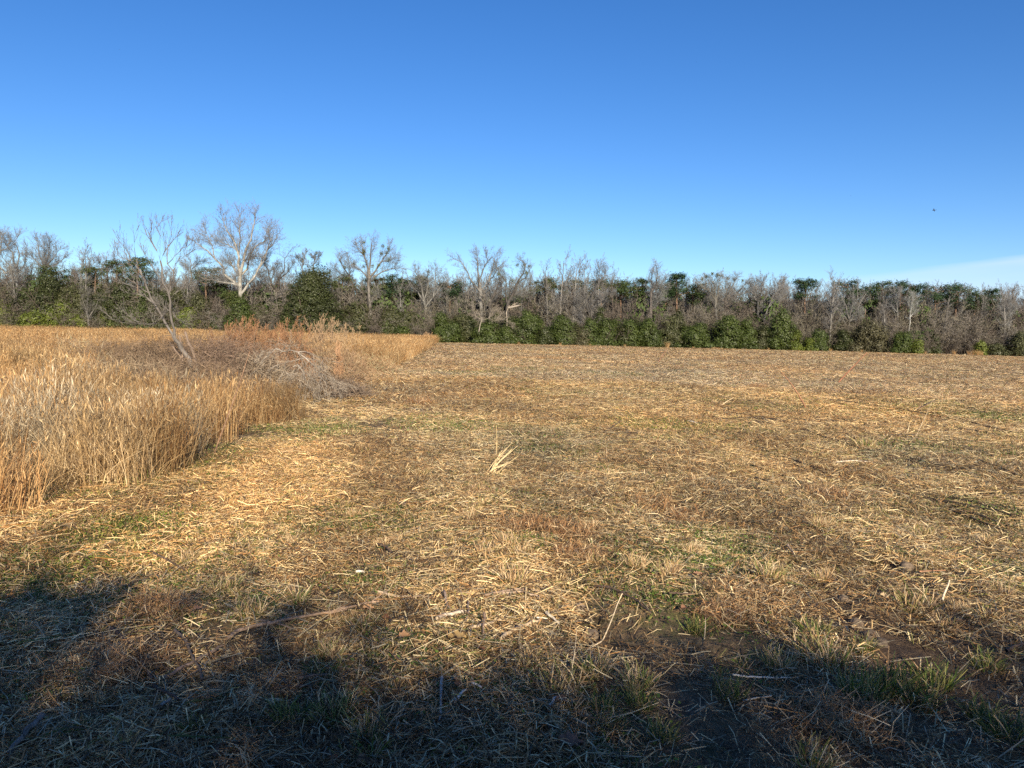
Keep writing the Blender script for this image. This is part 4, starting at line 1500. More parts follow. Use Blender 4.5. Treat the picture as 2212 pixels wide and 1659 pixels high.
hero('forked_dark_tree', 'dark bare tree with a wide right-hand limb below the tall bare group', 3, 103, [
    ([(850, 810), (850, 590), (870, 500)], .26, .18), ([(870, 500), (870, 430), (920, 330), (930, 260), (920, 190)], .15, .02), ([(870, 500), (940, 450), (1010, 410)], .13, .04), ([(850, 590), (830, 490), (800, 400)], .12, .03),
    ([(800, 640), (770, 540), (740, 480)], .11, .04), ([(920, 330), (970, 270), (980, 220)], .08, .02), ([(850, 640), (800, 640), (760, 590)], .10, .04)],
    (850, 810), .26, PA, 41, (0.132, 0.115, 0.099), (0.168, 0.146, 0.131), 2.0, 13)
hero('lone_tall_tree', 'lone tall bare tree with a narrow oval crown right of the ball-topped pine', 3, 103, [
    ([(1325, 810), (1328, 560), (1335, 400)], .26, .17), ([(1335, 400), (1375, 340), (1385, 270), (1380, 200)], .14, .02), ([(1335, 400), (1335, 310), (1350, 240)], .12, .02), ([(1335, 400), (1400, 350), (1450, 300)], .11, .02),
    ([(1340, 480), (1400, 430), (1430, 380)], .10, .02), ([(1328, 560), (1390, 490), (1410, 450)], .10, .03)],
    (1325, 810), .26, PA, 42, (0.180, 0.149, 0.128), (0.192, 0.171, 0.150), 1.9, 14)
hero('umbrella_tree', 'flat umbrella-crowned bare tree with clumps of mistletoe, right of centre', 3, 104, [
    ([(1850, 810), (1848, 600), (1848, 470)], .24, .16), ([(1848, 470), (1800, 400), (1740, 350), (1710, 320)], .13, .02), ([(1848, 470), (1840, 370), (1820, 290)], .13, .02), ([(1848, 470), (1870, 360), (1880, 280)], .12, .02),
    ([(1848, 470), (1800, 340), (1770, 290)], .10, .02)],
    (1850, 810), .24, PD, 43, (0.240, 0.211, 0.173), (0.198, 0.171, 0.138), 1.7, 16, mist=[(1860, 265, .3), (1890, 270, .3), (1780, 275, .22), (1820, 255, .22), (1740, 300, .2)])
hero('umbrella_twin', 'right-hand partner of the umbrella-crowned tree, crown sloping down to the right', 3, 105, [
    ([(1925, 810), (1922, 620), (1920, 520)], .22, .15), ([(1920, 520), (1950, 400), (1990, 330), (2000, 280)], .12, .02), ([(1920, 520), (1990, 430), (2060, 360), (2090, 330)], .12, .02), ([(1920, 520), (1930, 400), (1920, 300)], .12, .02), ([(1990, 430), (2060, 420), (2110, 400)], .08, .02)],
    (1925, 810), .22, PD, 44, (0.180, 0.155, 0.128), (0.192, 0.167, 0.141), 1.7, 15, mist=[(1940, 290, .25), (1990, 300, .25), (2060, 310, .22)])
hero('round_grey_tree', 'rounded grey bare tree right of the umbrella pair', 4, 104, [
    ([(110, 860), (105, 640), (105, 450)], .2, .1), ([(105, 450), (80, 360), (90, 310)], .1, .02), ([(105, 450), (150, 370), (150, 310)], .1, .02), ([(105, 450), (50, 400), (50, 350)], .08, .02), ([(105, 520), (170, 450), (200, 400)], .08, .02)],
    (110, 860), .2, PA, 45, BARK_G, (0.204, 0.180, 0.160), 1.7, 13)
hero('pale_stemmed_tree', 'bare tree with pale leaning stems left of the conical bush', 4, 103, [
    ([(150, 860), (160, 640), (190, 520), (230, 430)], .14, .05), ([(150, 860), (130, 600), (110, 480)], .12, .04), ([(190, 520), (260, 470), (290, 400)], .08, .02), ([(230, 430), (300, 360), (320, 300)], .07, .02)],
    (150, 860), .14, PA, 46, (0.276, 0.248, 0.218), (0.204, 0.180, 0.160), 1.7, 13)
hero('upright_bare_tree', 'upright many-stemmed bare tree behind the low bushes at right', 4, 103, [
    ([(820, 860), (825, 640), (800, 520), (760, 420)], .14, .04), ([(825, 640), (850, 520), (860, 400)], .13, .02), ([(825, 640), (900, 540), (950, 430), (975, 400)], .12, .02), ([(825, 640), (770, 560), (720, 480)], .1, .02), ([(825, 640), (880, 620), (920, 560)], .08, .02), ([(820, 700), (740, 560), (700, 440)], .08, .02)],
    (820, 860), .16, PA, 47, (0.216, 0.192, 0.166), (0.198, 0.177, 0.157), 1.7, 14)
hero('white_barked_tree', 'white-barked slim tree standing over the green bush at right', 4, 101.5, [
    ([(1306, 860), (1306, 700), (1312, 600), (1318, 520)], .10, .06), ([(1318, 520), (1330, 460), (1325, 420)], .06, .02), ([(1312, 600), (1350, 550), (1370, 500)], .06, .02), ([(1318, 560), (1290, 500), (1280, 470)], .05, .02)],
    (1306, 860), .10, PA, 48, (0.372, 0.347, 0.307), (0.252, 0.229, 0.198), 1.2, 12)
hero('pale_bare_tree', 'pale bare tree left of the white-barked one', 4, 103, [
    ([(1200, 860), (1205, 640), (1205, 500)], .12, .07), ([(1205, 500), (1180, 430), (1170, 390)], .06, .02), ([(1205, 500), (1230, 440), (1225, 390)], .06, .02), ([(1205, 560), (1160, 500), (1150, 470)], .06, .02)],
    (1200, 860), .12, PA, 49, (0.288, 0.260, 0.224), (0.216, 0.192, 0.173), 1.5, 14)
hero('far_pale_tree', 'pale branching tree before the grey wood near the right edge', 4, 103, [
    ([(2090, 860), (2088, 700), (2090, 620)], .13, .1), ([(2090, 620), (2060, 560), (2050, 500)], .07, .02), ([(2090, 620), (2120, 560), (2140, 520)], .07, .02), ([(2090, 620), (2085, 540), (2090, 480)], .07, .02)],
    (2090, 860), .13, PA, 50, (0.270, 0.248, 0.218), (0.210, 0.192, 0.173), 1.4, 14)

# pale dead limbs lying against the undergrowth near the corner of the field
hero('dead_branch', 'pale dead antler-like branch hanging over the low green bush', 2, 98.8, [
    ([(1780, 1060), (1800, 960), (1780, 920)], .07, .05), ([(1800, 960), (1860, 950), (1910, 970), (1950, 955)], .05, .02), ([(1860, 950), (1880, 900), (1930, 880)], .04, .02), ([(1800, 960), (1760, 940), (1740, 900)], .04, .02), ([(1860, 950), (1900, 900), (1960, 900)], .04, .02),
    ([(1910, 970), (1990, 960), (2040, 990)], .04, .02)],
    (1780, 1125), .07, PD, 51, (.20, .18, .155), (.22, .195, .165), 1.1, 5, cat='branch', wire=.007)
hero('fallen_limb', 'thick pale broken limb caught at the foot of the leaning mistletoe tree', 2, 100, [
    ([(2000, 1080), (2005, 900), (2012, 868)], .06, .05), ([(2012, 868), (2060, 860), (2098, 850)], .14, .10), ([(2012, 868), (2050, 850), (2075, 832)], .06, .03)],
    (2000, 1125), .07, PD, 52, (.27, .24, .205), (.30, .26, .21), .5, 3, cat='branch', wire=.013)
hero('pale_edge_limb', 'pale dead limb sticking into the photo at the left above the bright bushes', 1, 103.5, [
    ([(-40, 1000), (-20, 860), (40, 850), (75, 835)], .09, .05), ([(-20, 860), (10, 820), (-10, 780)], .06, .03), ([(-20, 860), (20, 870), (35, 858)], .06, .04)],
    (-40, 1010), .09, PD, 53, (.66, .60, .50), (.40, .35, .3), .6, 5, cat='branch', wire=.013)

# ================================================================== THE LEANING SAPLING AND THE BRAMBLES
PS = dict(seg=[4, 5, 4, 2], wander=[.06, .10, .12, .1], trop=[.06, .14, .10, .03], kids=[4, 4, 2, 0], ang=[.4, .5, .5, .5], ratio=[.5, .55, .5, .5], rr=.5, max=2)
hero('leaning_sapling', 'leaning leafless sapling with two long stems rising from the brambles on the left', 6, 17, [
    ([(700, 1690), (670, 1560), (620, 1440), (560, 1350), (520, 1290), (470, 1210)], .062, .045),
    ([(470, 1210), (420, 1130), (350, 1000), (270, 880), (230, 780), (170, 640), (120, 540), (95, 430), (80, 320), (78, 200), (125, 90)], .034, .007),
    ([(480, 1220), (465, 1060), (435, 950), (420, 790), (370, 680), (345, 580), (340, 450), (300, 350), (250, 270), (200, 180), (170, 90)], .032, .007),
    ([(420, 790), (440, 700), (470, 560), (485, 490), (540, 400), (600, 310), (612, 240), (600, 150)], .020, .006),
    ([(470, 560), (410, 480), (400, 380), (440, 200), (448, 80)], .012, .005),
    ([(340, 450), (380, 360), (470, 240), (500, 208)], .011, .005), ([(410, 480), (500, 380), (560, 330), (680, 268)], .010, .004),
    ([(485, 490), (580, 410), (665, 345)], .010, .004), ([(370, 680), (260, 520), (200, 420), (165, 360)], .012, .005), ([(300, 350), (240, 250), (250, 90)], .010, .004),
    ([(300, 350), (330, 200), (300, 120), (362, 50)], .010, .004), ([(270, 880), (150, 760), (0, 690), (-110, 640)], .015, .005), ([(230, 780), (100, 690), (-20, 600)], .012, .005),
    ([(250, 870), (160, 800), (0, 768)], .010, .005), ([(400, 1085), (200, 1082), (0, 1090), (-150, 1030), (-250, 960)], .014, .004), ([(200, 1082), (60, 1040), (-60, 940)], .009, .004),
    ([(120, 540), (40, 450), (-10, 340), (-70, 230)], .012, .005), ([(40, 450), (-60, 420), (-130, 360)], .009, .004), ([(170, 640), (60, 520), (0, 420), (-30, 330)], .010, .004),
    ([(420, 950), (370, 910), (320, 890)], .009, .004), ([(435, 810), (520, 750), (620, 700)], .009, .004), ([(465, 1000), (530, 1040), (590, 1095)], .010, .005),
    ([(445, 860), (460, 930), (465, 985)], .008, .006), ([(345, 1025), (365, 1000), (387, 968)], .009, .005), ([(262, 1110), (265, 1085), (320, 1045)], .010, .006)],
    (700, 1820), .062, PS, 61, (.19, .15, .12), (.16, .13, .108), .42, 9, wire=.0026, depth=.35, lv=1, up=.25, ang=.5, ft=.3)
hero('broken_stem', 'thick broken-topped stem leaning beside the sapling in the brambles', 6, 16.9, [
    ([(745, 1700), (735, 1560), (690, 1480), (660, 1360), (612, 1260), (584, 1165)], .048, .026), ([(660, 1330), (605, 1275), (563, 1212)], .022, .012)],
    (745, 1820), .05, dict(PS, kids=[0, 0, 0, 0]), 62, (.20, .15, .115), (.2, .15, .12), .06, 0, wire=.004, lv=2, cat='stump')
hero('snapped_sapling', 'short snapped dark sapling stubs at the foot of the leaning sapling', 6, 17.1, [
    ([(560, 1640), (560, 1400), (535, 1270), (528, 1208)], .036, .02), ([(560, 1460), (500, 1350), (432, 1278)], .028, .014)],
    (560, 1820), .036, dict(PS, kids=[0, 0, 0, 0]), 63, (.20, .15, .12), (.2, .15, .12), .06, 0, wire=.004, lv=2, cat='stump')


def bramble(px, pybase, hw_m, h_m, seed, label, ca, cb, n=1500, name='bramble_thicket', cat='brambles', up=.35, curl=.35, wr=.0055, lenr=(.35, 1.1), loc=None):
    rs = np.random.RandomState(seed)
    p = loc or ground(px, pybase)
    e = empty(name, (p.x, p.y, hz(p.x, p.y)), 0, label, cat)
    segs = []
    a = rs.rand(n) * 6.283
    rd = hw_m * np.sqrt(rs.rand(n))
    c = np.stack([np.cos(a) * rd, np.sin(a) * rd * .8, np.zeros(n)], 1)
    h_m = h_m * 1.12
    top_ = h_m * (1 - (rd / (hw_m * 1.15)) ** 2)
    c[:, 2] = np.abs(rs.rand(n)) ** 1.1 * top_
    d = rs.randn(n, 3)
    d[:, 2] = d[:, 2] * .7 + up
    d /= np.linalg.norm(d, axis=1, keepdims=True)
    L = rs.uniform(lenr[0], lenr[1], (n, 1)) * h_m * .7
    k = rs.randn(n, 3) * curl
    r_ = rs.uniform(.6, 1.5, n) * wr
    m = 4
    prev = c
    for i in range(m):
        d = d + k / m + np.array([0, 0, -.12])
        d /= np.linalg.norm(d, axis=1, keepdims=True)
        nxt = prev + d * L / m
        nxt[:, 2] = np.maximum(nxt[:, 2], .01)
        segs.append(np.concatenate([prev, nxt, (r_ * (1 - .2 * i))[:, None], (r_ * (1 - .2 * (i + 1)))[:, None]], 1))
        prev = nxt
    A = np.concatenate(segs)
    rs.shuffle(A)
    g1, g2 = Geo(), Geo()
    hf_ = len(A) * 3 // 4
    tubes(g2, A[:hf_], ca, cb, thr3=.0075)
    tubes(g2, A[hf_:], cb, tuple(min(.34, c_ * 1.35) for c_ in cb), thr3=.0075)
    # main canes
    cs = []
    for q in range(14):
        b = (rs.randn() * hw_m * .3, rs.randn() * hw_m * .3, -.02)
        grow(cs, b, norm((rs.randn() * .6, rs.randn() * .6, 1)), h_m * rs.uniform(.8, 1.25), wr * 2.2, 0,
             dict(seg=[7, 4], wander=[.18, .25], trop=[-.06, -.02], kids=[5, 0], ang=[.7, .7], ratio=[.5, .5], rr=.5, max=1), rng)
    tubes(g1, cs, ca, cb, thr3=.004)
    obj('canes', g1.mesh('bramble_canes', M_TWIG), e)
    obj('twigs', g2.mesh('bramble_twigs', M_TWIG), e)
    return e


BR1, BR2 = (.095, .066, .046), (.165, .118, .08)
BR3, BR4 = (.16, .128, .095), (.25, .20, .145)
bramble(330, 838, 1.5, 1.15, 71, 'brown-grey bramble tangle left of the leaning sapling', BR1, BR2, 3200)
bramble(235, 815, 1.6, 1.0, 72, 'low dark bramble mound furthest to the left', BR1, BR2, 2800)
bramble(400, 862, .95, .8, 73, 'bramble tangle right at the foot of the leaning sapling', BR1, BR2, 2200)
bramble(490, 842, 1.4, 1.2, 74, 'purple-brown bramble thicket between sapling and fallen branch heap', (.10, .068, .052), (.17, .12, .09), 3800)
bramble(556, 846, .9, .9, 75, 'grey bramble mound touching the left of the fallen branch heap', BR3, BR4, 2400)
bramble(645, 822, 1.3, 1.15, 76, 'brown bramble thicket behind the fallen branch heap', BR1, BR2, 2600)
bramble(300, 872, 1.1, .75, 77, 'low straw-tangled bramble in front of the dark mound', BR3, (.24, .185, .125), 2400)
bramble(420, 822, 1.6, 1.2, 78, 'bramble thicket behind the leaning sapling', BR1, BR2, 3000)
bramble(690, 852, .8, .55, 79, 'brown vine tangle under the right of the fallen branch heap', BR1, BR2, 1500)
bramble(752, 862, .55, .42, 80, 'small dark vine clump at the right foot of the fallen branch heap', (.09, .07, .055), (.17, .13, .10), 1300)
bramble(730, 826, 1.0, .95, 81, 'brown weedy stalk thicket right of the fallen branch heap', BR1, (.30, .20, .125), 1500, up=1.2, curl=.2)
bramble(800, 808, 1.0, .6, 82, 'thin brown weeds fringing the standing grass on the right', (.22, .15, .10), (.36, .245, .145), 1000, up=1.3, curl=.2)
bramble(170, 800, 1.6, .9, 83, 'brown weeds mixed into the orange grass left of the dark mound', BR1, (.34, .25, .16), 2000, up=.8)
bramble(540, 812, 1.6, 1.15, 84, 'brown thicket at the foot of the tall reddish clump', BR1, BR2, 2800)
bramble(330, 806, 1.8, .95, 85, 'brown thicket far behind the dark mound on the left', BR1, BR2, 2400)
bramble(190, 868, 1.2, .8, 86, 'greyish straw tangle among the pale grass at left', BR3, (.28, .22, .15), 1900)


bramble(360, 890, 1.2, .7, 87, 'brown tangle in front of the sapling foot', BR1, BR2, 2200)
bramble(470, 885, 1.2, .7, 88, 'low brown tangle just right of the sapling foot', BR1, BR2, 2200)
bramble(110, 795, 1.6, .85, 89, 'brown bramble patch far left amid the orange grass', BR1, BR2, 2200)


def fennel(px, pytop, Y_, hw, n, seed, label, ca=(.15, .085, .05), cb=(.245, .135, .075)):
    n = int(n * 1.7)
    """tall reddish brown weedy shrub with fine brushy tops"""
    rs = random.Random(seed)
    p = at(px, pytop, Y_)
    H_ = p.z - 0.0
    e = empty('weedy_shrub', (p.x, Y_, hz(p.x, Y_)), 0, label, 'shrub')
    s_ = []
    P = dict(seg=[7, 4, 3], wander=[.05, .12, .18], trop=[.03, .08, .05], kids=[22, 9, 0], ang=[.5, .5, .5], ratio=[.30, .45, .5], rr=.45, max=2, start=.35)
    for q in range(n):
        b = (rs.gauss(0, hw * .45), rs.gauss(0, hw * .4), -.03)
        hh = H_ * rs.uniform(.7, 1.0) * (1 - .25 * min(1, abs(b[0]) / hw))
        grow(s_, b, norm((b[0] * .12 + rs.gauss(0, .12), rs.gauss(0, .12), 1)), hh, .008, 0, P, rs)
    A = np.array(s_)
    big = A[:, 6] > .0045
    g1, g2 = Geo(), Geo()
    tubes(g1, A[big], ca, cb, minr=.005, thr3=.02)
    tubes(g2, A[~big], cb, cb, minr=.0058, thr3=.02)
    obj('stems', g1.mesh('weed_stems', M_TWIG), e)
    obj('tops', g2.mesh('weed_tops', M_TWIG), e)


fennel(520, 674, 24, .75, 15, 91, 'reddish brown feathery weed bush, left half of the tall reddish clump')
fennel(575, 680, 23.5, .75, 15, 92, 'reddish brown feathery weed bush, right half of the tall reddish clump')
fennel(628, 684, 26, .55, 8, 93, 'thin reddish weeds right of the tall reddish clump')
fennel(695, 678, 34, .9, 9, 94, 'pale brown feathery weeds in front of the big oak', (.22, .15, .10), (.30, .21, .135))
fennel(745, 690, 38, .9, 8, 95, 'tan feathery weeds at the back of the standing grass', (.24, .17, .11), (.32, .23, .145))
fennel(672, 745, 20, .3, 4, 96, 'few dark weed stalks standing just behind the branch heap')
fennel(600, 722, 21, .6, 7, 97, 'low rusty weeds in front of the tall reddish clump')
fennel(730, 735, 19.5, .28, 3, 98, 'arching brown weed with drooping side branches right of the branch heap', (.24, .14, .09), (.36, .22, .13))
fennel(924, 715, 92, .8, 9, 99, 'brown weed clump at the far corner of the standing grass', (.30, .20, .12), (.44, .29, .16))


# heap of pale fallen branches arching to the right
def heap():
    rs = random.Random(101)
    Y_ = 16.2

    def f(x, y):
        return (238.4 + .1488 * x * 1.0, 658.3 + .1488 * y)
    # crop (880,1200) at 3.6867 px per photo pixel
    def f2(x, y):
        return ((880 + x / 3.6867) * .54861, (1200 + y / 3.6867) * .54861)
    L_ = [([(820, 700), (860, 680), (960, 665), (1080, 690), (1190, 770)], .010, .012), ([(1190, 770), (1300, 880), (1340, 960), (1440, 1010), (1560, 1120), (1660, 1240)], .016, .005),
          ([(1080, 690), (1180, 680), (1300, 720), (1420, 760)], .014, .005), ([(1300, 880), (1400, 900), (1500, 990), (1600, 1080)], .010, .004), ([(1080, 880), (1150, 970), (1260, 1050), (1360, 1140)], .016, .006),
          ([(1010, 900), (1080, 870), (1150, 970)], .012, .01), ([(1150, 970), (1200, 1100), (1290, 1230)], .009, .004), ([(860, 680), (760, 640), (700, 690), (600, 790), (460, 940)], .014, .005), ([(860, 680), (800, 630), (740, 650)], .010, .004),
          ([(1190, 770), (1050, 800), (900, 830), (760, 880)], .011, .004), ([(1440, 1010), (1420, 1080), (1380, 1180), (1180, 1305)], .011, .005), ([(1400, 1100), (1420, 1230), (1400, 1340)], .010, .004),
          ([(1190, 770), (1340, 790), (1470, 850)], .009, .004), ([(1560, 1120), (1660, 1130), (1720, 1150)], .007, .003), ([(1080, 690), (1120, 760), (1160, 880), (1180, 1000)], .010, .004), ([(700, 690), (620, 690), (540, 730)], .008, .003),
          ([(960, 665), (960, 600), (940, 590)], .008, .004), ([(1300, 720), (1310, 800), (1290, 860)], .007, .003), ([(1440, 1010), (1540, 1030), (1640, 1130)], .008, .003), ([(900, 830), (880, 960), (800, 1080)], .008, .004),
          ([(1050, 800), (1040, 900), (980, 1040)], .008, .004)]
    p0 = at(*f2(1230, 1450), Y_)
    e = empty('branch_heap', (p0.x, Y_, 0), 0, 'heap of pale grey fallen branches arching over at the edge of the mown field', 'branches')
    org = Vector((p0.x, Y_, 0))
    a_, b_3 = [], []
    P = dict(seg=[4, 5, 4, 3], wander=[.1, .12, .16, .2], trop=[-.04, -.10, -.08, -.03], kids=[4, 5, 3, 0], ang=[.5, .55, .6, .6], ratio=[.6, .6, .6, .5], rr=.55, max=3)
    for k, (pts, ra, rb) in enumerate(L_):
        wp = [at(*f2(*q), Y_ + .25 * math.sin(k * 1.7) * i / len(pts) - .1) - org for i, q in enumerate(pts)]
        limb(a_ if ra > .012 else b_3, wp, ra, rb, P, rs, kids=5, length=.42, lvl=1, from_t=.1, ang=.6, up=-.15)
    for q in range(26):                                    # more small limbs lying through the heap
        b = Vector((rs.uniform(-.8, .55), rs.uniform(-.5, .4), rs.uniform(.15, .95)))
        grow(b_3, b[:], norm((rs.uniform(-.8, 1), rs.gauss(0, .5), -.25)), rs.uniform(.4, .9), .007, 1, P, rs)
    A = np.array(a_ + b_3)
    big = A[:, 6] > .009
    g1, g2 = Geo(), Geo()
    tubes(g1, A[big], (.34, .305, .265), (.30, .265, .23), thr5=.012, thr3=.005, minr=.0032)
    tubes(g2, A[~big], (.33, .29, .245), (.26, .225, .185), thr5=.03, thr3=.006, minr=.0022)
    obj('limbs', g1.mesh('heap_limbs', M_BARK), e)
    obj('twigs', g2.mesh('heap_twigs', M_TWIG), e)


heap()

# ================================================================== THINGS LYING AND STANDING ON THE MOWN FIELD
SLV = (1.0)


def stick(pts, rad, col, label, name='stick', cat='stick', lift=.030, ends=(0.0, 0.0), r1=None, twig=0, seed=0):
    """a fallen stick along ground points measured in the photograph"""
    rs = random.Random(seed)
    w_ = []
    for i, q in enumerate(pts):
        p = ground(*q)
        z = hz(p.x, p.y) + lift
        w_.append(Vector((p.x, p.y, z + rad)))
    w_[0].z += ends[0]
    w_[-1].z += ends[1]
    c = w_[0].copy()
    c.z = hz(c.x, c.y)
    s_ = []
    n = len(w_) - 1
    m = 4
    pp = [w_[0]]
    for i in range(n):
        for k in range(1, m + 1):
            q = w_[i].lerp(w_[i + 1], k / m)
            if k < m:
                q = q + Vector((rs.gauss(0, rad * .4), rs.gauss(0, rad * .4), abs(rs.gauss(0, rad * .3))))
            pp.append(q)
    M_ = len(pp) - 1
    r1 = rad * .65 if r1 is None else r1
    for i in range(M_):
        a, b = pp[i] - c, pp[i + 1] - c
        s_.append((*a, *b, rad + (r1 - rad) * i / M_, rad + (r1 - rad) * (i + 1) / M_))
        if twig and rs.random() < twig / M_:
            d = side_dir(norm((b - a)[:]), .6, rs)
            d = norm((d[0], d[1], abs(d[2]) * .4))
            e_ = a + Vector(d) * rs.uniform(.05, .14)
            s_.append((*a, *e_, rad * .4, rad * .25))
    g = Geo()
    tubes(g, s_, col, col, thr5=0.0015, thr3=.0006)
    o = obj(name, g.mesh(name + '_mesh', M_STICK, smooth=True), None, c)
    tag(o, label, cat)
    return o


def cA(x, y): return (.3472 * x, 1097.2 + .3472 * y)
def cB(x, y): return (713.2 + .3472 * x, 1097.2 + .3472 * y)
def cC(x, y): return (1444 + .3472 * x, 1097.2 + .3472 * y)
def cD(x, y): return (1389 + .372 * x, 713.2 + .372 * y)
def cE(x, y): return (823 + .372 * x, 713.2 + .372 * y)


BSTK, GSTK, DSTK, PSTK = (.27, .19, .135), (.30, .265, .23), (.10, .07, .055), (.62, .50, .34)
stick([cA(1410, 862), cA(1490, 805), cA(1680, 768), cA(1850, 712), cA(2110, 668)], .011, BSTK, 'long curved brown stick at the top of the near shadow', seed=1, twig=3)
stick([cA(1010, 1085), cA(1200, 990), cA(1290, 940), cA(1390, 895)], .009, (.24, .17, .13), 'straight brown stick running up to the end of the curved stick', seed=2)
stick([cA(695, 790), cA(830, 920), cA(950, 1090)], .009, DSTK, 'dark stick crossing the left shadow, left of a crossing pair', seed=3, twig=2)
stick([cA(1088, 805), cA(1165, 890), cA(1255, 1095)], .009, (.16, .125, .10), 'short dark bent stick, right of a crossing pair in the left shadow', seed=4, twig=1)
stick([cA(960, 1128), cA(1110, 1230)], .008, DSTK, 'small dark stick below the crossing pair in the left shadow', seed=5)
stick([cA(262, 1318), cA(150, 1450), cA(50, 1570)], .013, (.20, .16, .135), 'thick grey-brown stick in the lower left corner', seed=6)
stick([cA(955, 320), cA(1050, 350), cA(1150, 395)], .007, DSTK, 'thin dark stick at the upper edge of the left shadow', seed=7, twig=2)
stick([cA(1000, 1270), cA(1060, 1225)], .008, GSTK, 'short grey stick under the crossing pair', seed=8)
stick([cA(1620, 740), cA(1760, 765), cA(1850, 785)], .006, (.22, .16, .12), 'thin side stick lying against the long curved stick', seed=9)
stick([cA(1850, 1100), cA(2040, 1080)], .008, (.22, .16, .12), 'short brown stick in the shadow right of the crossing pair', seed=10)
stick([cA(1940, 1142), cA(1700, 1150)], .006, DSTK, 'faint dark stick below the short brown one in the shadow', seed=11)
stick([cB(668, 755), cB(740, 722), cB(842, 702)], .013, (.50, .41, .32), 'thick pale broken stick in the sunlit foreground', seed=12)
stick([cB(1068, 868), cB(1130, 820), cB(1220, 782), cB(1300, 750)], .011, (.48, .36, .235), 'tan peeled stick with a torn end right of the pale broken stick', seed=13)
stick([cB(960, 604), cB(1090, 578), cB(1180, 562), cB(1300, 560)], .008, (.28, .20, .15), 'forked brown stick, upper arm, above the pale broken stick', seed=14, twig=1)
stick([cB(1070, 592), cB(1200, 578), cB(1300, 604)], .008, (.40, .30, .22), 'curved brown stick, lower arm, above the pale broken stick', seed=15)
stick([cB(870, 812), cB(960, 780), cB(1060, 742)], .009, (.50, .38, .26), 'tan stick between the pale broken stick and the peeled one', seed=16)
stick([cB(-10, 684), cB(140, 645), cB(300, 618)], .009, (.30, .21, .15), 'brown stick at the left of the sunlit foreground', seed=17, twig=1)
stick([cB(300, 556), cB(430, 578), cB(490, 576)], .008, (.50, .38, .27), 'light brown stick above two fallen leaves', seed=18)
stick([cB(695, 1105), cB(688, 1230), cB(680, 1345)], .007, (.42, .38, .34), 'grey straight stick in the centre of the near shadow', seed=19)
stick([cB(298, 258), cB(350, 285), cB(395, 322)], .009, DSTK, 'short dark stick in the sun, upper left of the middle foreground', seed=20)
stick([cB(1640, 510), cB(1760, 545), cB(1880, 602), cB(2000, 690)], .007, DSTK, 'long thin dark stick beside the big green patch', seed=21, twig=3)
stick([cB(706, 588), cB(725, 640), cB(742, 672)], .008, (.24, .18, .15), 'small upright-leaning brown stick behind the pale broken stick', seed=22, ends=(.03, 0))
stick([cB(955, 760), cB(952, 842)], .007, (.26, .18, .13), 'stub of stem standing left of the peeled stick', seed=23, ends=(.05, 0), name='stem_stub', cat='stub')
stick([cB(860, 640), cB(845, 760)], .006, (.30, .22, .17), 'thin brown twig beside the pale broken stick', seed=24)
stick([cB(1590, 872), cB(1700, 775), cB(1812, 680)], .0045, PSTK, 'long pale straw stalk raised over the rut', seed=25, ends=(.01, .12), name='straw_stalk', cat='stalk')
stick([cB(1285, 730), cB(1350, 731)], .005, (.72, .62, .48), 'short white straw piece left of the split white chip', seed=26, name='wood_chip', cat='wood chip')
stick([cB(1345, 700), cB(1425, 745)], .009, (.66, .57, .45), 'split white chip in the sun right of the tan sticks', seed=27, name='wood_chip', cat='wood chip')
stick([cB(775, 1242), cB(845, 1184)], .008, (.58, .55, .50), 'white chip in the near shadow right of the grey straight stick', seed=28, name='wood_chip', cat='wood chip')
stick([cB(1358, 1300), cB(1416, 1228)], .008, (.60, .58, .55), 'white chip in the near shadow further to the right', seed=29, name='wood_chip', cat='wood chip')
stick([cB(880, 1134), cB(942, 1176)], .007, (.46, .44, .42), 'grey chip above the white chip in the near shadow', seed=30, name='wood_chip', cat='wood chip')
stick([cB(165, 430), cB(210, 440)], .010, (.66, .60, .50), 'small pale chip in the sun above the brown stick', seed=31, name='wood_chip', cat='wood chip')
stick([cB(480, 585), cB(560, 578), cB(680, 600)], .006, (.30, .22, .16), 'thin brown stick left of the forked brown stick', seed=48)
stick([cC(398, 1090), cC(490, 1100), cC(640, 1085), cC(805, 1068)], .005, (.62, .55, .44), 'bent pale straw stalk in the right-hand shadow', seed=32, name='straw_stalk', cat='stalk')
stick([cC(1700, 612), cC(1742, 545)], .007, (.66, .55, .38), 'upright pale chip at the right edge of the sunlit soil', seed=33, ends=(0, .05), name='wood_chip', cat='wood chip')
stick([cC(1050, 700), cC(1120, 745), cC(1195, 805)], .006, DSTK, 'thin dark stick on the bare soil at right', seed=34)
stick([cC(460, 1238), cC(640, 1192)], .004, (.62, .55, .44), 'pale straw stalk below the bent one in the right shadow', seed=35, name='straw_stalk', cat='stalk')
stick([cC(740, 285), cC(780, 320)], .010, (.30, .22, .16), 'broken brown stem end in the sun left of the bare soil', seed=36, ends=(.03, 0))
stick([cC(2100, 920), cC(2215, 872)], .010, DSTK, 'dark stick at the right edge where the shadow starts', seed=37)
stick([cC(1560, 430), cC(1720, 437)], .006, (.32, .17, .10), 'thin rusty stick at the right beside a dark hole', seed=38)
stick([cC(0, 575), cC(170, 572)], .006, DSTK, 'thin dark stick right of the big green patch', seed=39)
stick([cD(1105, 770), cD(1220, 762), cD(1335, 768)], .012, (.62, .52, .40), 'pale curved stick out in the right-hand field', seed=40)
stick([cD(262, 542), cD(322, 556)], .016, (.66, .60, .50), 'pale chip of wood in the middle distance', seed=41, name='wood_chip', cat='wood chip')
stick([cD(1450, 465), cD(1560, 488), cD(1700, 445)], .014, DSTK, 'dark forked brush branch lying in the right-hand field', seed=42, ends=(0, .12), twig=6, name='fallen_branch', cat='branch')
stick([cD(1500, 668), cD(1650, 740)], .010, DSTK, 'dark stick lying in the right-hand field nearer than the forked branch', seed=43)
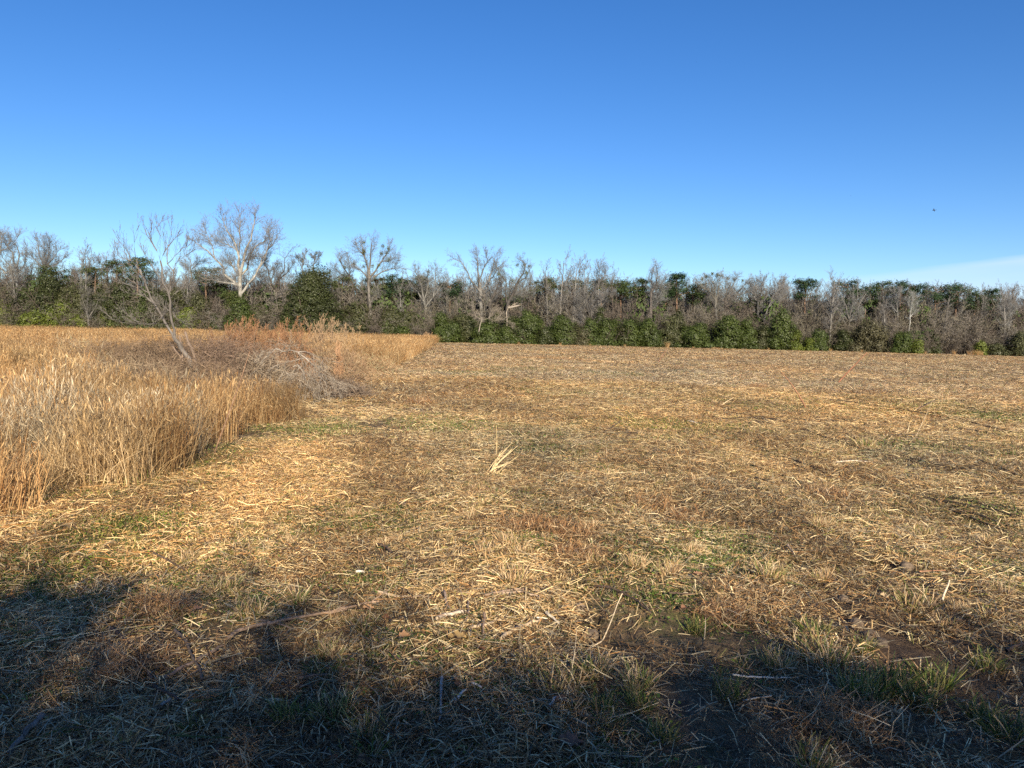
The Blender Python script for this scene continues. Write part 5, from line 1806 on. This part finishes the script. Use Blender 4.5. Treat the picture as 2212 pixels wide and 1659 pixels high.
stick([cE(560, 530), cE(680, 548), cE(780, 540)], .014, (.09, .065, .05), 'dark twisted branch on bare soil in the middle of the field', seed=44, twig=6, name='fallen_branch', cat='branch')
stick([cE(180, 440), cE(250, 450), cE(300, 490)], .018, (.14, .09, .06), 'dark torn root at the edge of the brown patch', seed=45, twig=8, ends=(.08, 0), name='fallen_branch', cat='branch')
stick([cE(960, 895), cE(1060, 902)], .007, (.12, .13, .06), 'thin green-black twig left of the middle of the field', seed=46)
stick([cE(1290, 610), cE(1395, 555)], .008, DSTK, 'dark straight twig raised at one end in the middle distance', seed=47, ends=(0, .06))


# thin dark strips standing in for long twig shadows on the right-hand field
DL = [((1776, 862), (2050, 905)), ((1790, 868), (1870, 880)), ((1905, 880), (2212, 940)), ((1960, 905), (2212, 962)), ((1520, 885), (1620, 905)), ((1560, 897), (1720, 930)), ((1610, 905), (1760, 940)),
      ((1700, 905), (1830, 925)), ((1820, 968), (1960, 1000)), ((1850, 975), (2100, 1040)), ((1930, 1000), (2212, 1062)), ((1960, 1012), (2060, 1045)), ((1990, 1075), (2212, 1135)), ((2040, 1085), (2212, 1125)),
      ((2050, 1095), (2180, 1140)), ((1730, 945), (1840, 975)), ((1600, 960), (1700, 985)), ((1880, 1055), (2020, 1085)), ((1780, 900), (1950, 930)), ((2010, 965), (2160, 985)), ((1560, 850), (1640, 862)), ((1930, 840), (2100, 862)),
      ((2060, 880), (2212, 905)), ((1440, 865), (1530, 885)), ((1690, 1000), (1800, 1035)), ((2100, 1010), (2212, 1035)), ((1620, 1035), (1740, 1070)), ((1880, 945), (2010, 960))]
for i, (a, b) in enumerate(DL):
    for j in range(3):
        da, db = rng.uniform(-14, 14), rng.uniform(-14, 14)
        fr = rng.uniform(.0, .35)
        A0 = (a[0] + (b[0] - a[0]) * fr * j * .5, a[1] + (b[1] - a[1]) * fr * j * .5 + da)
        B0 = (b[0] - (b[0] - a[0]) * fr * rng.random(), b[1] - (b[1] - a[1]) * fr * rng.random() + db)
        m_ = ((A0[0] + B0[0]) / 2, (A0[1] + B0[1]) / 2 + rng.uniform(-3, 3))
        o = stick([A0, m_, B0], rng.uniform(.004, .0075), (.06, .047, .038), 'thin dark strip standing in for a twig shadow on the right-hand field', 'shadow_streak', 'stem', lift=.042, seed=1000 + i * 5 + j)
        o['group'] = 'dark strips standing in for shadows on the right-hand field'


# tall stalks that still stand
def stalk(foot, tip, rad, col, label, lean=0.0, seed=0, kids=0):
    rs = random.Random(seed)
    b = ground(*foot)
    b.z = hz(b.x, b.y)
    tp = at(*tip, b.y + lean)
    s_ = []
    m = 9
    q0 = Vector((0, 0, -.02))
    T = tp - b
    for i in range(m):
        t_ = (i + 1) / m
        q = T * t_ + Vector((math.sin(t_ * 3.1) * .02, 0, math.sin(t_ * 3.1) * .03)) * T.length
        s_.append((*q0, *q, rad * (1 - .65 * i / m), rad * (1 - .65 * t_)))
        if kids and i > 3 and rs.random() < kids / 5:
            d = side_dir(norm((q - q0)[:]), .5, rs)
            e_ = q + Vector(d) * T.length * .12
            s_.append((*q, *e_, rad * .3, rad * .2))
        q0 = q
    g = Geo()
    tubes(g, s_, col, col, thr5=.002, thr3=.0005)
    o = obj('weed_stalk', g.mesh('weed_stalk_mesh', M_STICK, smooth=True), None, b)
    tag(o, label, 'stalk')


stalk(cD(1130, 305), cD(1300, 130), .030, (.26, .12, .075), 'long reddish stalk leaning right against the foot of the far wood', seed=1)
stalk(cD(952, 462), cD(805, 245), .022, (.28, .15, .09), 'long brown stalk leaning left in the right-hand field', seed=2)
stalk(cD(435, 450), cD(526, 390), .010, (.60, .48, .30), 'pale stalk leaning right in the middle distance', seed=3)
stalk(cD(1575, 640), cD(1680, 410), .0055, (.46, .37, .25), 'tall pale bent stalk at the far right', seed=4, kids=2)
stalk(cD(1530, 615), cD(1548, 538), .008, (.60, .48, .30), 'short pale stalk left of the tall bent one', seed=5)
stalk(cD(1575, 475), cD(1628, 425), .010, (.26, .16, .10), 'short brown stalk rising from the forked branch', seed=6)
stalk(cD(557, 290), cD(572, 238), .013, (.36, .22, .13), 'thin upright brown stalk left of the long leaning brown one', seed=7)
stalk(cD(518, 285), cD(530, 248), .012, (.36, .22, .13), 'tiny upright stalk beside another in the middle distance', seed=8)
stalk(cD(85, 195), cD(136, 108), .022, (.24, .12, .08), 'reddish brown stalk far out before the domed green bush', seed=9, kids=3)
stalk(cD(720, 690), cD(719, 630), .006, (.58, .46, .28), 'short upright straw stalk in the right middle distance', seed=10)
stalk(cE(669, 745), cE(669, 553), .005, (.62, .47, .25), 'single upright yellow stalk left of the pale leaning bundle', seed=11)
stalk(cE(1309, 755), cE(1309, 680), .0055, (.52, .38, .24), 'short upright stalk in the middle of the field', seed=12)
stalk(cE(1952, 452), cE(2045, 392), .010, (.64, .52, .34), 'pale stalk leaning right far out in the middle of the field', seed=13)
stalk((461, 985), (539, 760), .012, (.24, .15, .10), 'long brown stalk leaning right in front of the standing grass', seed=14)
stalk((438, 975), (472, 880), .006, (.28, .18, .11), 'shorter brown stalk beside the long leaning one at the grass edge', seed=15)
stalk(cB(1495, 1075), cB(1535, 740), .0028, (.66, .54, .38), 'very thin upright pale stem by the rut in the foreground', seed=16, lean=.05)
stalk(cC(222, 820), cC(230, 680), .004, (.40, .34, .26), 'thin dark stem standing right of the big green patch', seed=17)

# the pale bundle of stiff straws leaning right
b = ground(*cE(620, 845))
b.z = hz(b.x, b.y)
e = empty('straw_bundle', b, 0, 'bundle of pale stiff straws leaning to the right, alone in the middle of the field', 'straw')
for i in range(14):
    rs = random.Random(900 + i)
    tx_, ty_ = cE(rs.uniform(680, 800), rs.uniform(640, 780))
    g = Geo()
    tp = at(tx_, ty_, b.y + rs.uniform(-.15, .25)) - b
    q0 = Vector((rs.gauss(0, .035), rs.gauss(0, .035), -.01))
    md = q0.lerp(tp, .5) + Vector((0, 0, .015))
    tubes(g, [(*q0, *md, .0042, .0040), (*md, *tp, .0040, .0025)], (.66, .51, .29), (.66, .51, .29), thr5=.003, thr3=.001)
    obj('straw', g.mesh('bundle_straw', M_STICK), e)

# ---- tufts of cut grass that stand out
TUF = []
for k in range(6):
    g = Geo()
    pal = [[(YGR, 4), (GRN, 2), (TAN, 3), (PALE, 2), (BRN, 1)], [(TAN, 4), (PALE, 3), (YGR, 2), (BRN, 1)], [(GRN, 3), (DGR, 3), (YGR, 3), (TAN, 1)]][k % 3]
    rt = np.random.RandomState(50 + k)
    blades(g, 120, .065, (.05, .125), (.0028, .0055), .25, pal, rt, curl=.25, segs=3, fan=.55, tip=.55)
    blades(g, 40, .075, (.02, .07), (.003, .006), .7, [(TAN, 3), (BRN, 3), (PALE, 1)], rt, curl=.6, segs=3, fan=.9)
    TUF.append(g.mesh('cut_tuft_mesh', M_TUFT))
TP = [(cB(965, 335), 1, 1.2), (cB(1110, 270), 1, 1.5), (cB(1150, 490), 1, 1.6), (cB(1320, 800), 1, .9), (cB(1640, 1080), 0, 1.0), (cB(1450, 1165), 0, 1.1), (cB(1915, 1145), 0, 1.0), (cB(1915, 1260), 2, .8),
      (cB(2070, 1440), 2, .85), (cB(1755, 1375), 2, .7), (cB(1700, 1275), 2, .7), (cB(30, 1280), 0, .9), (cB(245, 1370), 0, 1.0), (cB(240, 1530), 2, 1.0), (cB(210, 750), 0, .9), (cB(105, 690), 1, .8), (cB(1610, 360), 1, 1.3),
      (cB(310, 230), 1, 1.1), (cB(430, 200), 1, 1.0), (cB(130, 60), 1, 1.2), (cB(860, 100), 1, 1.2), (cB(2100, 420), 1, 1.3), (cB(1900, 380), 1, 1.3),
      (cA(1400, 515), 0, 1.1), (cA(1065, 565), 1, 1.1), (cA(1550, 670), 0, 1.0), (cA(1850, 600), 0, .9), (cA(2050, 950), 0, .9), (cA(2020, 1050), 2, 1.0), (cA(1800, 1320), 2, 1.0), (cA(2065, 1310), 2, 1.1), (cA(1200, 1385), 2, .6),
      (cA(1805, 230), 1, 1.1), (cA(1165, 325), 1, .9), (cC(160, 285), 1, 1.1), (cC(620, 445), 0, 1.2), (cC(590, 520), 1, .9), (cC(680, 540), 1, .9), (cC(720, 465), 1, .8), (cC(950, 445), 1, 1.2), (cC(905, 770), 2, 1.1),
      (cC(900, 910), 0, 1.3), (cC(1020, 970), 0, 1.3), (cC(680, 980), 0, .9), (cC(1220, 1180), 2, 1.4), (cC(1400, 1120), 2, 1.4), (cC(1550, 1180), 2, 1.3), (cC(1650, 1080), 2, 1.2), (cC(1990, 980), 2, 1.0), (cC(1970, 1280), 2, 1.1), (cC(2150, 1410), 2, 1.3),
      (cC(1580, 185), 0, 1.0), (cC(950, 150), 1, 1.2), (cC(1550, 640), 0, 1.3), (cC(1725, 740), 1, 1.1), (cC(1210, 875), 2, .8), (cC(370, 1175), 2, 1.0), (cC(480, 170), 1, 1.0), (cC(2000, 240), 1, 1.1), (cC(1810, 640), 1, .8),
      (cC(900, 1600), 0, 1.0), (cC(170, 770), 2, .9), (cC(2080, 560), 1, 1.1), (cE(510, 990), 1, 1.1), (cE(560, 960), 1, 1.0), (cE(1340, 860), 1, 1.2), (cE(800, 1340), 1, 1.2), (cE(1200, 1180), 1, 1.3), (cE(1840, 910), 1, 1.3),
      (cE(1810, 1280), 1, 1.2), (cE(2060, 690), 1, 1.5), (cE(590, 760), 1, 1.2), (cD(1030, 1160), 1, 1.4), (cD(310, 900), 1, 1.3), (cD(1290, 690), 0, 1.6), (cD(2040, 790), 0, 1.7)]
TLAB = ['yellow-green cut grass tuft, one of many on the mown field', 'straw-coloured cut grass tuft, one of many on the mown field', 'dark green cut grass tuft, one of many on the mown field']
TGRP = ['yellow-green cut grass tufts', 'straw-coloured cut grass tufts', 'dark green cut grass tufts']
TSPEC = {4: 'yellow-green cut tuft at the upper rim of the shadow beside the rut', 8: 'lone dark tuft on blue-black soil at the bottom of the photo', 40: 'green tuft standing on the bare soil where the right shadow begins',
         2: 'wide pale tuft above the forked brown sticks', 3: 'small pale-bladed tuft beside the torn peeled stick', 25: 'yellow tuft in the middle of the upper left shadow', 50: 'dark tuft cut by the right edge of the photo'}
for i, (q, kd, s) in enumerate(TP):
    p = ground(*q)
    o = obj('grass_tuft', TUF[kd + 3 * (i % 2)], None, (p.x, p.y, hz(p.x, p.y) + .008))
    o.rotation_euler = (rng.gauss(0, .08), rng.gauss(0, .08), rng.uniform(0, 6.28))
    if kd == 1:
        s *= .74
    o.scale = (s, s, s * rng.uniform(.72, .98))
    if i in TSPEC:
        tag(o, TSPEC[i], 'grass tuft')
    else:
        tag(o, TLAB[kd], 'grass tuft', TGRP[kd])

# ---- rusty clumps of thatch thrown up by the mower
TH = []
for k in range(3):
    g = Geo()
    rt = np.random.RandomState(80 + k)
    pal = [(ORG, 4), (BRN, 4), (TAN, 3), (DRK, 1.5), (PALE, 1)]
    n = 520
    a = rt.rand(n) * 6.283
    rd = .22 * np.sqrt(rt.rand(n))
    straws(g, 520, .22, (.04, .22), (.002, .0045), (.01, .12), .7, pal, rt, bend=.25)
    blades(g, 130, .13, (.06, .17), (.0025, .0045), .5, pal, rt, curl=.6, fan=.8)
    TH.append(g.mesh('thatch_mesh', M_TUFT))
for i, (px, py, s, lb) in enumerate([(1425, 1085, 1.2, 'rusty thatch clump in the sun, left of a pair right of centre'), (1495, 1112, 1.2, 'rusty thatch clump in the sun, right of a pair right of centre'), (1125, 1143, 1.0, 'rusty thatch clump in the centre above the tufts'),
                                     (1232, 1165, 1.0, 'rusty thatch clump at the top of the rut'), (1245, 1205, .9, 'brown thatch clump on the right lip of the rut'), (1175, 1140, .8, 'small rusty thatch clump between two larger ones'),
                                     (1790, 1085, 1.1, 'rusty thatch clump far right in the sun'), (905, 878, 1.6, 'dark brown clod of thatch by the brown patch'), (345, 1325, .9, 'brown thatch clump in the upper left shadow'),
                                     (285, 1438, .9, 'dark thatch clump in the left shadow'), (1560, 1335, .8, 'brown thatch clump beside the sunlit soil'), (1640, 840, 1.5, 'small dark mound of thatch far out in the field'),
                                     (1545, 755, 2.2, 'dark mound at the far side before the domed green bush'), (1820, 1565, 1.0, 'orange straw clump at the bottom right of the near shadow'), (1035, 1078, .7, 'small brown thatch clump left of the centre')]):
    p = ground(px, py)
    o = obj('thatch_clump', TH[i % 3], None, (p.x, p.y, hz(p.x, p.y) - .01))
    o.rotation_euler = (0, 0, rng.uniform(0, 6.28))
    o.scale = (s, s, s * .8)
    tag(o, lb, 'thatch')

# ---- clods of soil
for i, (px, py, s, lb) in enumerate([(1415, 985, .085, 'dark clod of soil standing up in the middle of the field'), (1822, 1300, .04, 'soil clod at the top of the sunlit bare patch'), (1850, 1345, .045, 'soil clod in the middle of the sunlit bare patch'),
                                     (1882, 1372, .05, 'soil clod at the lower edge of the sunlit bare patch'), (1905, 1385, .04, 'soil clod where the bare patch meets the shadow'), (1276, 1352, .05, 'clod of soil on the wall of the rut'),
                                     (1958, 1232, .05, 'clod beside the dark hole at the right'), (1650, 1275, .04, 'dark clod between pale tufts'), (872, 1095, .05, 'clod in the grey soil left of centre'), (1250, 1310, .045, 'pale clod at the head of the rut')]):
    p = ground(px, py)
    rt = np.random.RandomState(300 + i)
    nu, nv = 10, 7
    V, F = [], []
    for a in range(nv + 1):
        for b2 in range(nu):
            ph, th_ = math.pi * a / nv, 2 * math.pi * b2 / nu
            v = np.array([math.sin(ph) * math.cos(th_), math.sin(ph) * math.sin(th_), math.cos(ph) * .7])
            k = 1 + .5 * (float(fbm(np.array([v[0] * 2 + i * 7]), np.array([v[1] * 2 + v[2] * 3]), 7, 3)[0]) - .5) * 1.6
            V.append(v * k * s)
    for a in range(nv):
        for b2 in range(nu):
            F.append((a * nu + b2, a * nu + (b2 + 1) % nu, (a + 1) * nu + (b2 + 1) % nu, (a + 1) * nu + b2))
    g = Geo()
    g.add(V, F, (.15, .115, .085) if i else (.11, .09, .07))
    o = obj('soil_clod', g.mesh('clod_mesh', M_CLOD, True), None, (p.x, p.y, hz(p.x, p.y) + s * .25))
    o.rotation_euler = (0, 0, rng.uniform(0, 6.28))
    tag(o, lb, 'clod')


# ---- fallen leaves
def dead_leaf(q, size, col, label, ang, tilt):
    p = ground(*q)
    g = Geo()
    n = 12
    size = size * .85
    rl = random.Random(int(ang * 1000) + int(q[0]))
    V = []
    for i in range(n + 1):
        t_ = i / n
        base_w = size * .34 * math.sin(math.pi * min(1, t_ ** .8 * 1.02)) ** .8
        lob_ = 1 + .45 * math.sin(t_ * 19) * (1 - t_)
        wl, wr_ = base_w * lob_ * rl.uniform(.75, 1.1), base_w * lob_ * rl.uniform(.75, 1.1)
        x_ = size * (t_ - .5)
        zc = size * (.16 * math.sin(t_ * 3.1) + .10 * t_ * t_)
        V += [(x_ + rl.uniform(-.02, .02) * size, -wl, zc + size * rl.uniform(.10, .24)), (x_, 0, zc), (x_ + rl.uniform(-.02, .02) * size, wr_, zc + size * rl.uniform(.05, .22))]
    F = []
    for i in range(n):
        F += [(3 * i, 3 * i + 3, 3 * i + 4, 3 * i + 1), (3 * i + 1, 3 * i + 4, 3 * i + 5, 3 * i + 2)]
    g.add(V, F, tuple(c_ * .72 for c_ in col))
    tubes(g, [(-size * .5, 0, 0, -size * .78, size * .06, .004, .0016, .0012)], tuple(c_ * .5 for c_ in col), tuple(c_ * .5 for c_ in col), thr3=.0005)
    o = obj('fallen_leaf', g.mesh('leaf_mesh', M_DLEAF, True), None, (p.x, p.y, hz(p.x, p.y) + .035))
    o.rotation_euler = (tilt, .25, ang)
    tag(o, label, 'leaf')


RST, LBR = (.42, .20, .10), (.34, .22, .13)
dead_leaf(cB(238, 665), .085, (.58, .34, .18), 'light orange-brown leaf at the left of the sunlit foreground', .3, .3)
dead_leaf(cB(340, 712), .075, RST, 'rusty leaf just right of the light orange-brown leaf', 1.3, .5)
dead_leaf(cB(780, 1155), .085, (.30, .17, .10), 'brown leaf standing in the shadow above the white chip', 1.6, .7)
dead_leaf(cB(1435, 1248), .075, (.26, .15, .10), 'brown leaf beside the right white chip in the shadow', .8, .4)
dead_leaf(cB(1350, 1410), .06, (.26, .15, .10), 'small brown leaf low in the near shadow', 1.9, .4)
dead_leaf(cB(1485, 1515), .12, (.30, .17, .115), 'large reddish brown leaf at the bottom of the photo', .1, .3)
dead_leaf(cB(830, 1360), .06, (.36, .19, .09), 'rusty leaf in the shadow below the grey stick', 1.2, .5)
dead_leaf(cB(940, 935), .06, RST, 'rusty leaf right at the edge of the near shadow', 2.2, .3)
dead_leaf(cB(1520, 1060), .07, (.46, .28, .17), 'tan leaf beside the yellow-green tuft by the rut', .5, .3)
dead_leaf(cB(1560, 620), .075, (.44, .33, .24), 'pale brown leaf on the lip of the rut', .4, .25)
dead_leaf(cC(180, 436), .075, (.46, .26, .16), 'rusty leaf right of the big green patch', .2, .3)
dead_leaf(cC(1340, 600), .075, (.62, .46, .28), 'pale curled leaf on the sunlit bare soil', .4, .5)
dead_leaf(cC(88, 665), .065, (.42, .22, .13), 'rusty leaf above the right-hand shadow', .9, .4)
dead_leaf(cC(1060, 1180), .06, (.40, .20, .10), 'small rusty leaf in the shadow left of the dark tufts', .9, .4)
dead_leaf(cA(1225, 660), .06, (.38, .22, .15), 'brown leaf in the upper left shadow', .9, .4)
dead_leaf(cA(1345, 1540), .06, (.3, .18, .12), 'brown leaf at the bottom left of the shadow', .2, .4)
dead_leaf(cB(30, 1580), .06, (.40, .16, .08), 'rusty leaf in the bottom shadow, left of centre', .2, .4)
dead_leaf(cB(200, 1590), .09, (.38, .22, .12), 'half-buried brown leaf at the very bottom, left of centre', 1.2, .4)
dead_leaf(cB(460, 860), .08, (.42, .24, .13), 'long brown curled leaf left of the peeled yellow strip', .3, .4)
dead_leaf(cB(790, 880), .13, (.62, .42, .18), 'peeled yellow strip of bark in the sunlit foreground', .45, .2)

# ---- a few broomsedge stools left at the far edge
far_t = Geo()
rt = np.random.RandomState(99)
blades(far_t, 90, .22, (.5, 1.0), (.012, .02), .18, sedge, rt, fan=.2)
fm = far_t.mesh('far_tuft_mesh', M_TUFT)
for i, (px, Y_, s) in enumerate([(2062, 98, .75), (2094, 98, .7), (2104, 98.5, .8), (2113, 98, .85), (2121, 98, .75), (2000, 98, .5), (1442, 99, 1.0), (1350, 98.6, .5), (1210, 98.5, .55), (1560, 98.6, .4), (1120, 98.5, .5), (1275, 98.5, .45), (1660, 98.6, .45),
                                 (1795, 98.4, .6), (1725, 98.6, .35), (1862, 98.5, .5), (1498, 98.7, .4)]):
    o = obj('sedge_stool', fm, None, (at(px, 750, Y_).x, Y_, 0))
    o.rotation_euler = (0, 0, rng.uniform(0, 6))
    o.scale = (s * .9, s * .9, s)
    tag(o, 'small upright orange grass clump left at the foot of the far wood', 'grass clump', 'orange grass clumps left along the far wood')


# ---- the birds
def bird(px, py, Y_, span, roll, head, label):
    c = at(px, py, Y_)
    e = empty('bird', c, head, label, 'bird')
    e.rotation_euler = (roll, 0, head)
    s = span / 2
    g = Geo()
    secs = [(-.62, .01, 0), (-.45, .06, .01), (-.2, .14, 0), (.1, .17, 0), (.35, .12, .01), (.45, .11, .03), (.56, .08, .03), (.66, .015, .01)]
    V, F = [], []
    for x_, r_, z_ in secs:
        for k in range(8):
            a = k * math.pi / 4
            V.append((x_ * s, math.cos(a) * r_ * s, math.sin(a) * r_ * s * .85 + z_ * s))
    for i in range(len(secs) - 1):
        for k in range(8):
            F.append((i * 8 + k, (i + 1) * 8 + k, (i + 1) * 8 + (k + 1) % 8, i * 8 + (k + 1) % 8))
    g.add(V, F, (.035, .035, .04))
    obj('body', g.mesh('bird_body', M_FEATH, True), e)
    for sd in (-1, 1):
        g = Geo()
        ch = [(.12, .30, .02), (.40, .26, .16), (.70, .20, .14), (1.0, .04, .04)]
        V = []
        for (yy, cw, zz) in ch:
            V += [((.22 - .30 * max(0, yy - .4)) * s, sd * yy * s, zz * s + .012 * s), ((.22 - .30 * max(0, yy - .4) - cw) * s, sd * yy * s, zz * s), ((.20 - .30 * max(0, yy - .4)) * s, sd * yy * s, zz * s - .012 * s)]
        F = []
        for i in range(3):
            F += [(3 * i, 3 * i + 3, 3 * i + 4, 3 * i + 1), (3 * i + 1, 3 * i + 4, 3 * i + 5, 3 * i + 2), (3 * i + 2, 3 * i + 5, 3 * i + 3, 3 * i)]
        g.add(V, F, (.03, .03, .035))
        obj('wing', g.mesh('bird_wing', M_FEATH), e)
    g = Geo()
    g.add([(-.5 * s, -.03 * s, .01 * s), (-.5 * s, .03 * s, .01 * s), (-.82 * s, .12 * s, 0), (-.82 * s, -.12 * s, 0), (-.5 * s, 0, -.01 * s), (-.82 * s, 0, -.012 * s)], [(0, 1, 2, 3), (0, 3, 5, 4), (1, 4, 5, 2)], (.03, .03, .035))
    obj('tail', g.mesh('bird_tail', M_FEATH), e)


bird(2018, 454, 60, .42, .5, 2.5, 'dark bird in flight, the larger speck in the sky at right')
bird(1838, 423, 110, .24, .4, .4, 'tiny bird further off in the sky, left of the larger one')
bird(1505, 134, 130, .24, .4, 1.2, 'faint tiny bird high in the sky right of centre')
bird(258, 107, 130, .24, .3, -.6, 'faint tiny bird high in the upper left sky')

# ================================================================== TREES BEHIND THE VIEWER THAT SHADE THE NEAR GROUND
sunh = Vector((SUND.x, SUND.y)).normalized()


def shade_tree(sx_, sy_, back, R_, seed, label, dens=1.0, low=.0):
    """an evergreen whose crown top throws its shadow to ground point (sx_, sy_)"""
    rs = np.random.RandomState(seed)
    x_, y_ = sx_ + sunh.x * back, sy_ + sunh.y * back
    H_ = math.tan(R(SUN_EL)) * back
    e = empty('evergreen_tree', (x_, y_, 0), 0, label, 'tree')
    lob = []
    for k in range(12):
        f = (k + .5) / 12
        a = rs.rand() * 6.283
        wd = R_ * (1 - .55 * f ** 2)
        lob.append((math.cos(a) * wd * .5, math.sin(a) * wd * .5, H_ * (.12 + .76 * f), wd * .6, wd * .6, H_ * .12 + .3))
    lob.append((0, 0, H_ - .9, R_ * .45, R_ * .45, .9))
    cl = lobes_to_clumps(lob, 10, rs)
    cl = [(c[0] * k_, c[1] * k_, min(c[2], H_ * (1.03 - .22 * (k_ - 1)) - (.25 if k_ > 1.3 else 0)), c[3], c[4], c[5], c[6]) for c, k_ in ((c, 1 + abs(rs.randn()) * .17 - .07) for c in cl)]
    g1, g2 = Geo(), Geo()
    leaves(g2, cl, int(9000 * dens), .07, (.03, .055, .02), (.07, .11, .03), rad=.22, r=rs)
    s_ = []
    grow(s_, (0, 0, -.1), (0, 0, 1), H_ * .95, .16, 0, dict(seg=[6, 4], wander=[.05, .15], trop=[.03, .02], kids=[14, 0], ang=[.9, .7], ratio=[.4, .5], rr=.4, max=1), rng)
    tubes(g1, s_, BARK_D, BARK_D)
    obj('trunk', g1.mesh('shade_trunk', M_BARK), e)
    obj('crown', g2.mesh('shade_crown', M_LEAF), e)


def gxy(px, py):
    p = ground(px, py)
    return p.x, p.y


SH = [(-380, 1190, 19, 2.0, 1.0), (-120, 1200, 17, 1.5, .9), (70, 1222, 18, 1.2, .6), (260, 1245, 17, 1.0, .45), (440, 1262, 16.5, 1.0, .45), (590, 1300, 16, .9, .45), (720, 1365, 15, 1.0, .6), (900, 1425, 14.5, 1.0, .9), (1120, 1445, 15, 1.1, 1.0),
      (1330, 1440, 16, 1.1, 1.0), (1540, 1425, 15, 1.1, .8), (1760, 1400, 15, 1.1, .8), (1940, 1375, 16, 1.0, .9), (2100, 1360, 16, 1.0, 1.0), (2290, 1350, 17, 1.4, 1.0), (2500, 1340, 18, 1.8, 1.0)]
for i, (px, py, bk, R_, dn) in enumerate(SH):
    a, b2 = gxy(px, py)
    shade_tree(a, b2, bk, R_, 500 + i, 'evergreen tree in the row behind the viewer, number unseen, shading the near ground', dn)
for o in list(C.objects):
    if o.name.startswith('evergreen_tree') and o.get('label', '').startswith('evergreen tree in the row'):
        o['label'] = 'evergreen tree in the row behind the viewer that shades the near ground'
        o['group'] = 'evergreen trees in the row behind the viewer'
# second row fills the shade further back
for i in range(9):
    a = -6 + i * 1.6
    shade_tree(a, 1.6 if i > 2 else 1.9, 12 + (i % 3), 1.4, 540 + i, 'evergreen tree in the row behind the viewer that shades the near ground', .9 if i > 3 else .6)
for o in list(C.objects):
    if o.get('label', '') == 'evergreen tree in the row behind the viewer that shades the near ground':
        o['group'] = 'evergreen trees in the row behind the viewer'

# bare trees behind the viewer to the right, whose thin shadows run out over the field
for i, (px, py, bk, fat) in enumerate([(2150, 880, 27, .9)]):
    a, b2 = gxy(px, py)
    x_, y_ = a + sunh.x * bk, b2 + sunh.y * bk
    s = math.tan(R(SUN_EL)) * bk / 9.0
    copy_thing(slroot[(i * 2 + 1) % 6], (x_, y_, 0), i * 1.3, (s * .55 * fat, s * .55 * fat, s), 'slender bare tree behind the viewer to the right')['group'] = 'bare trees behind the viewer'
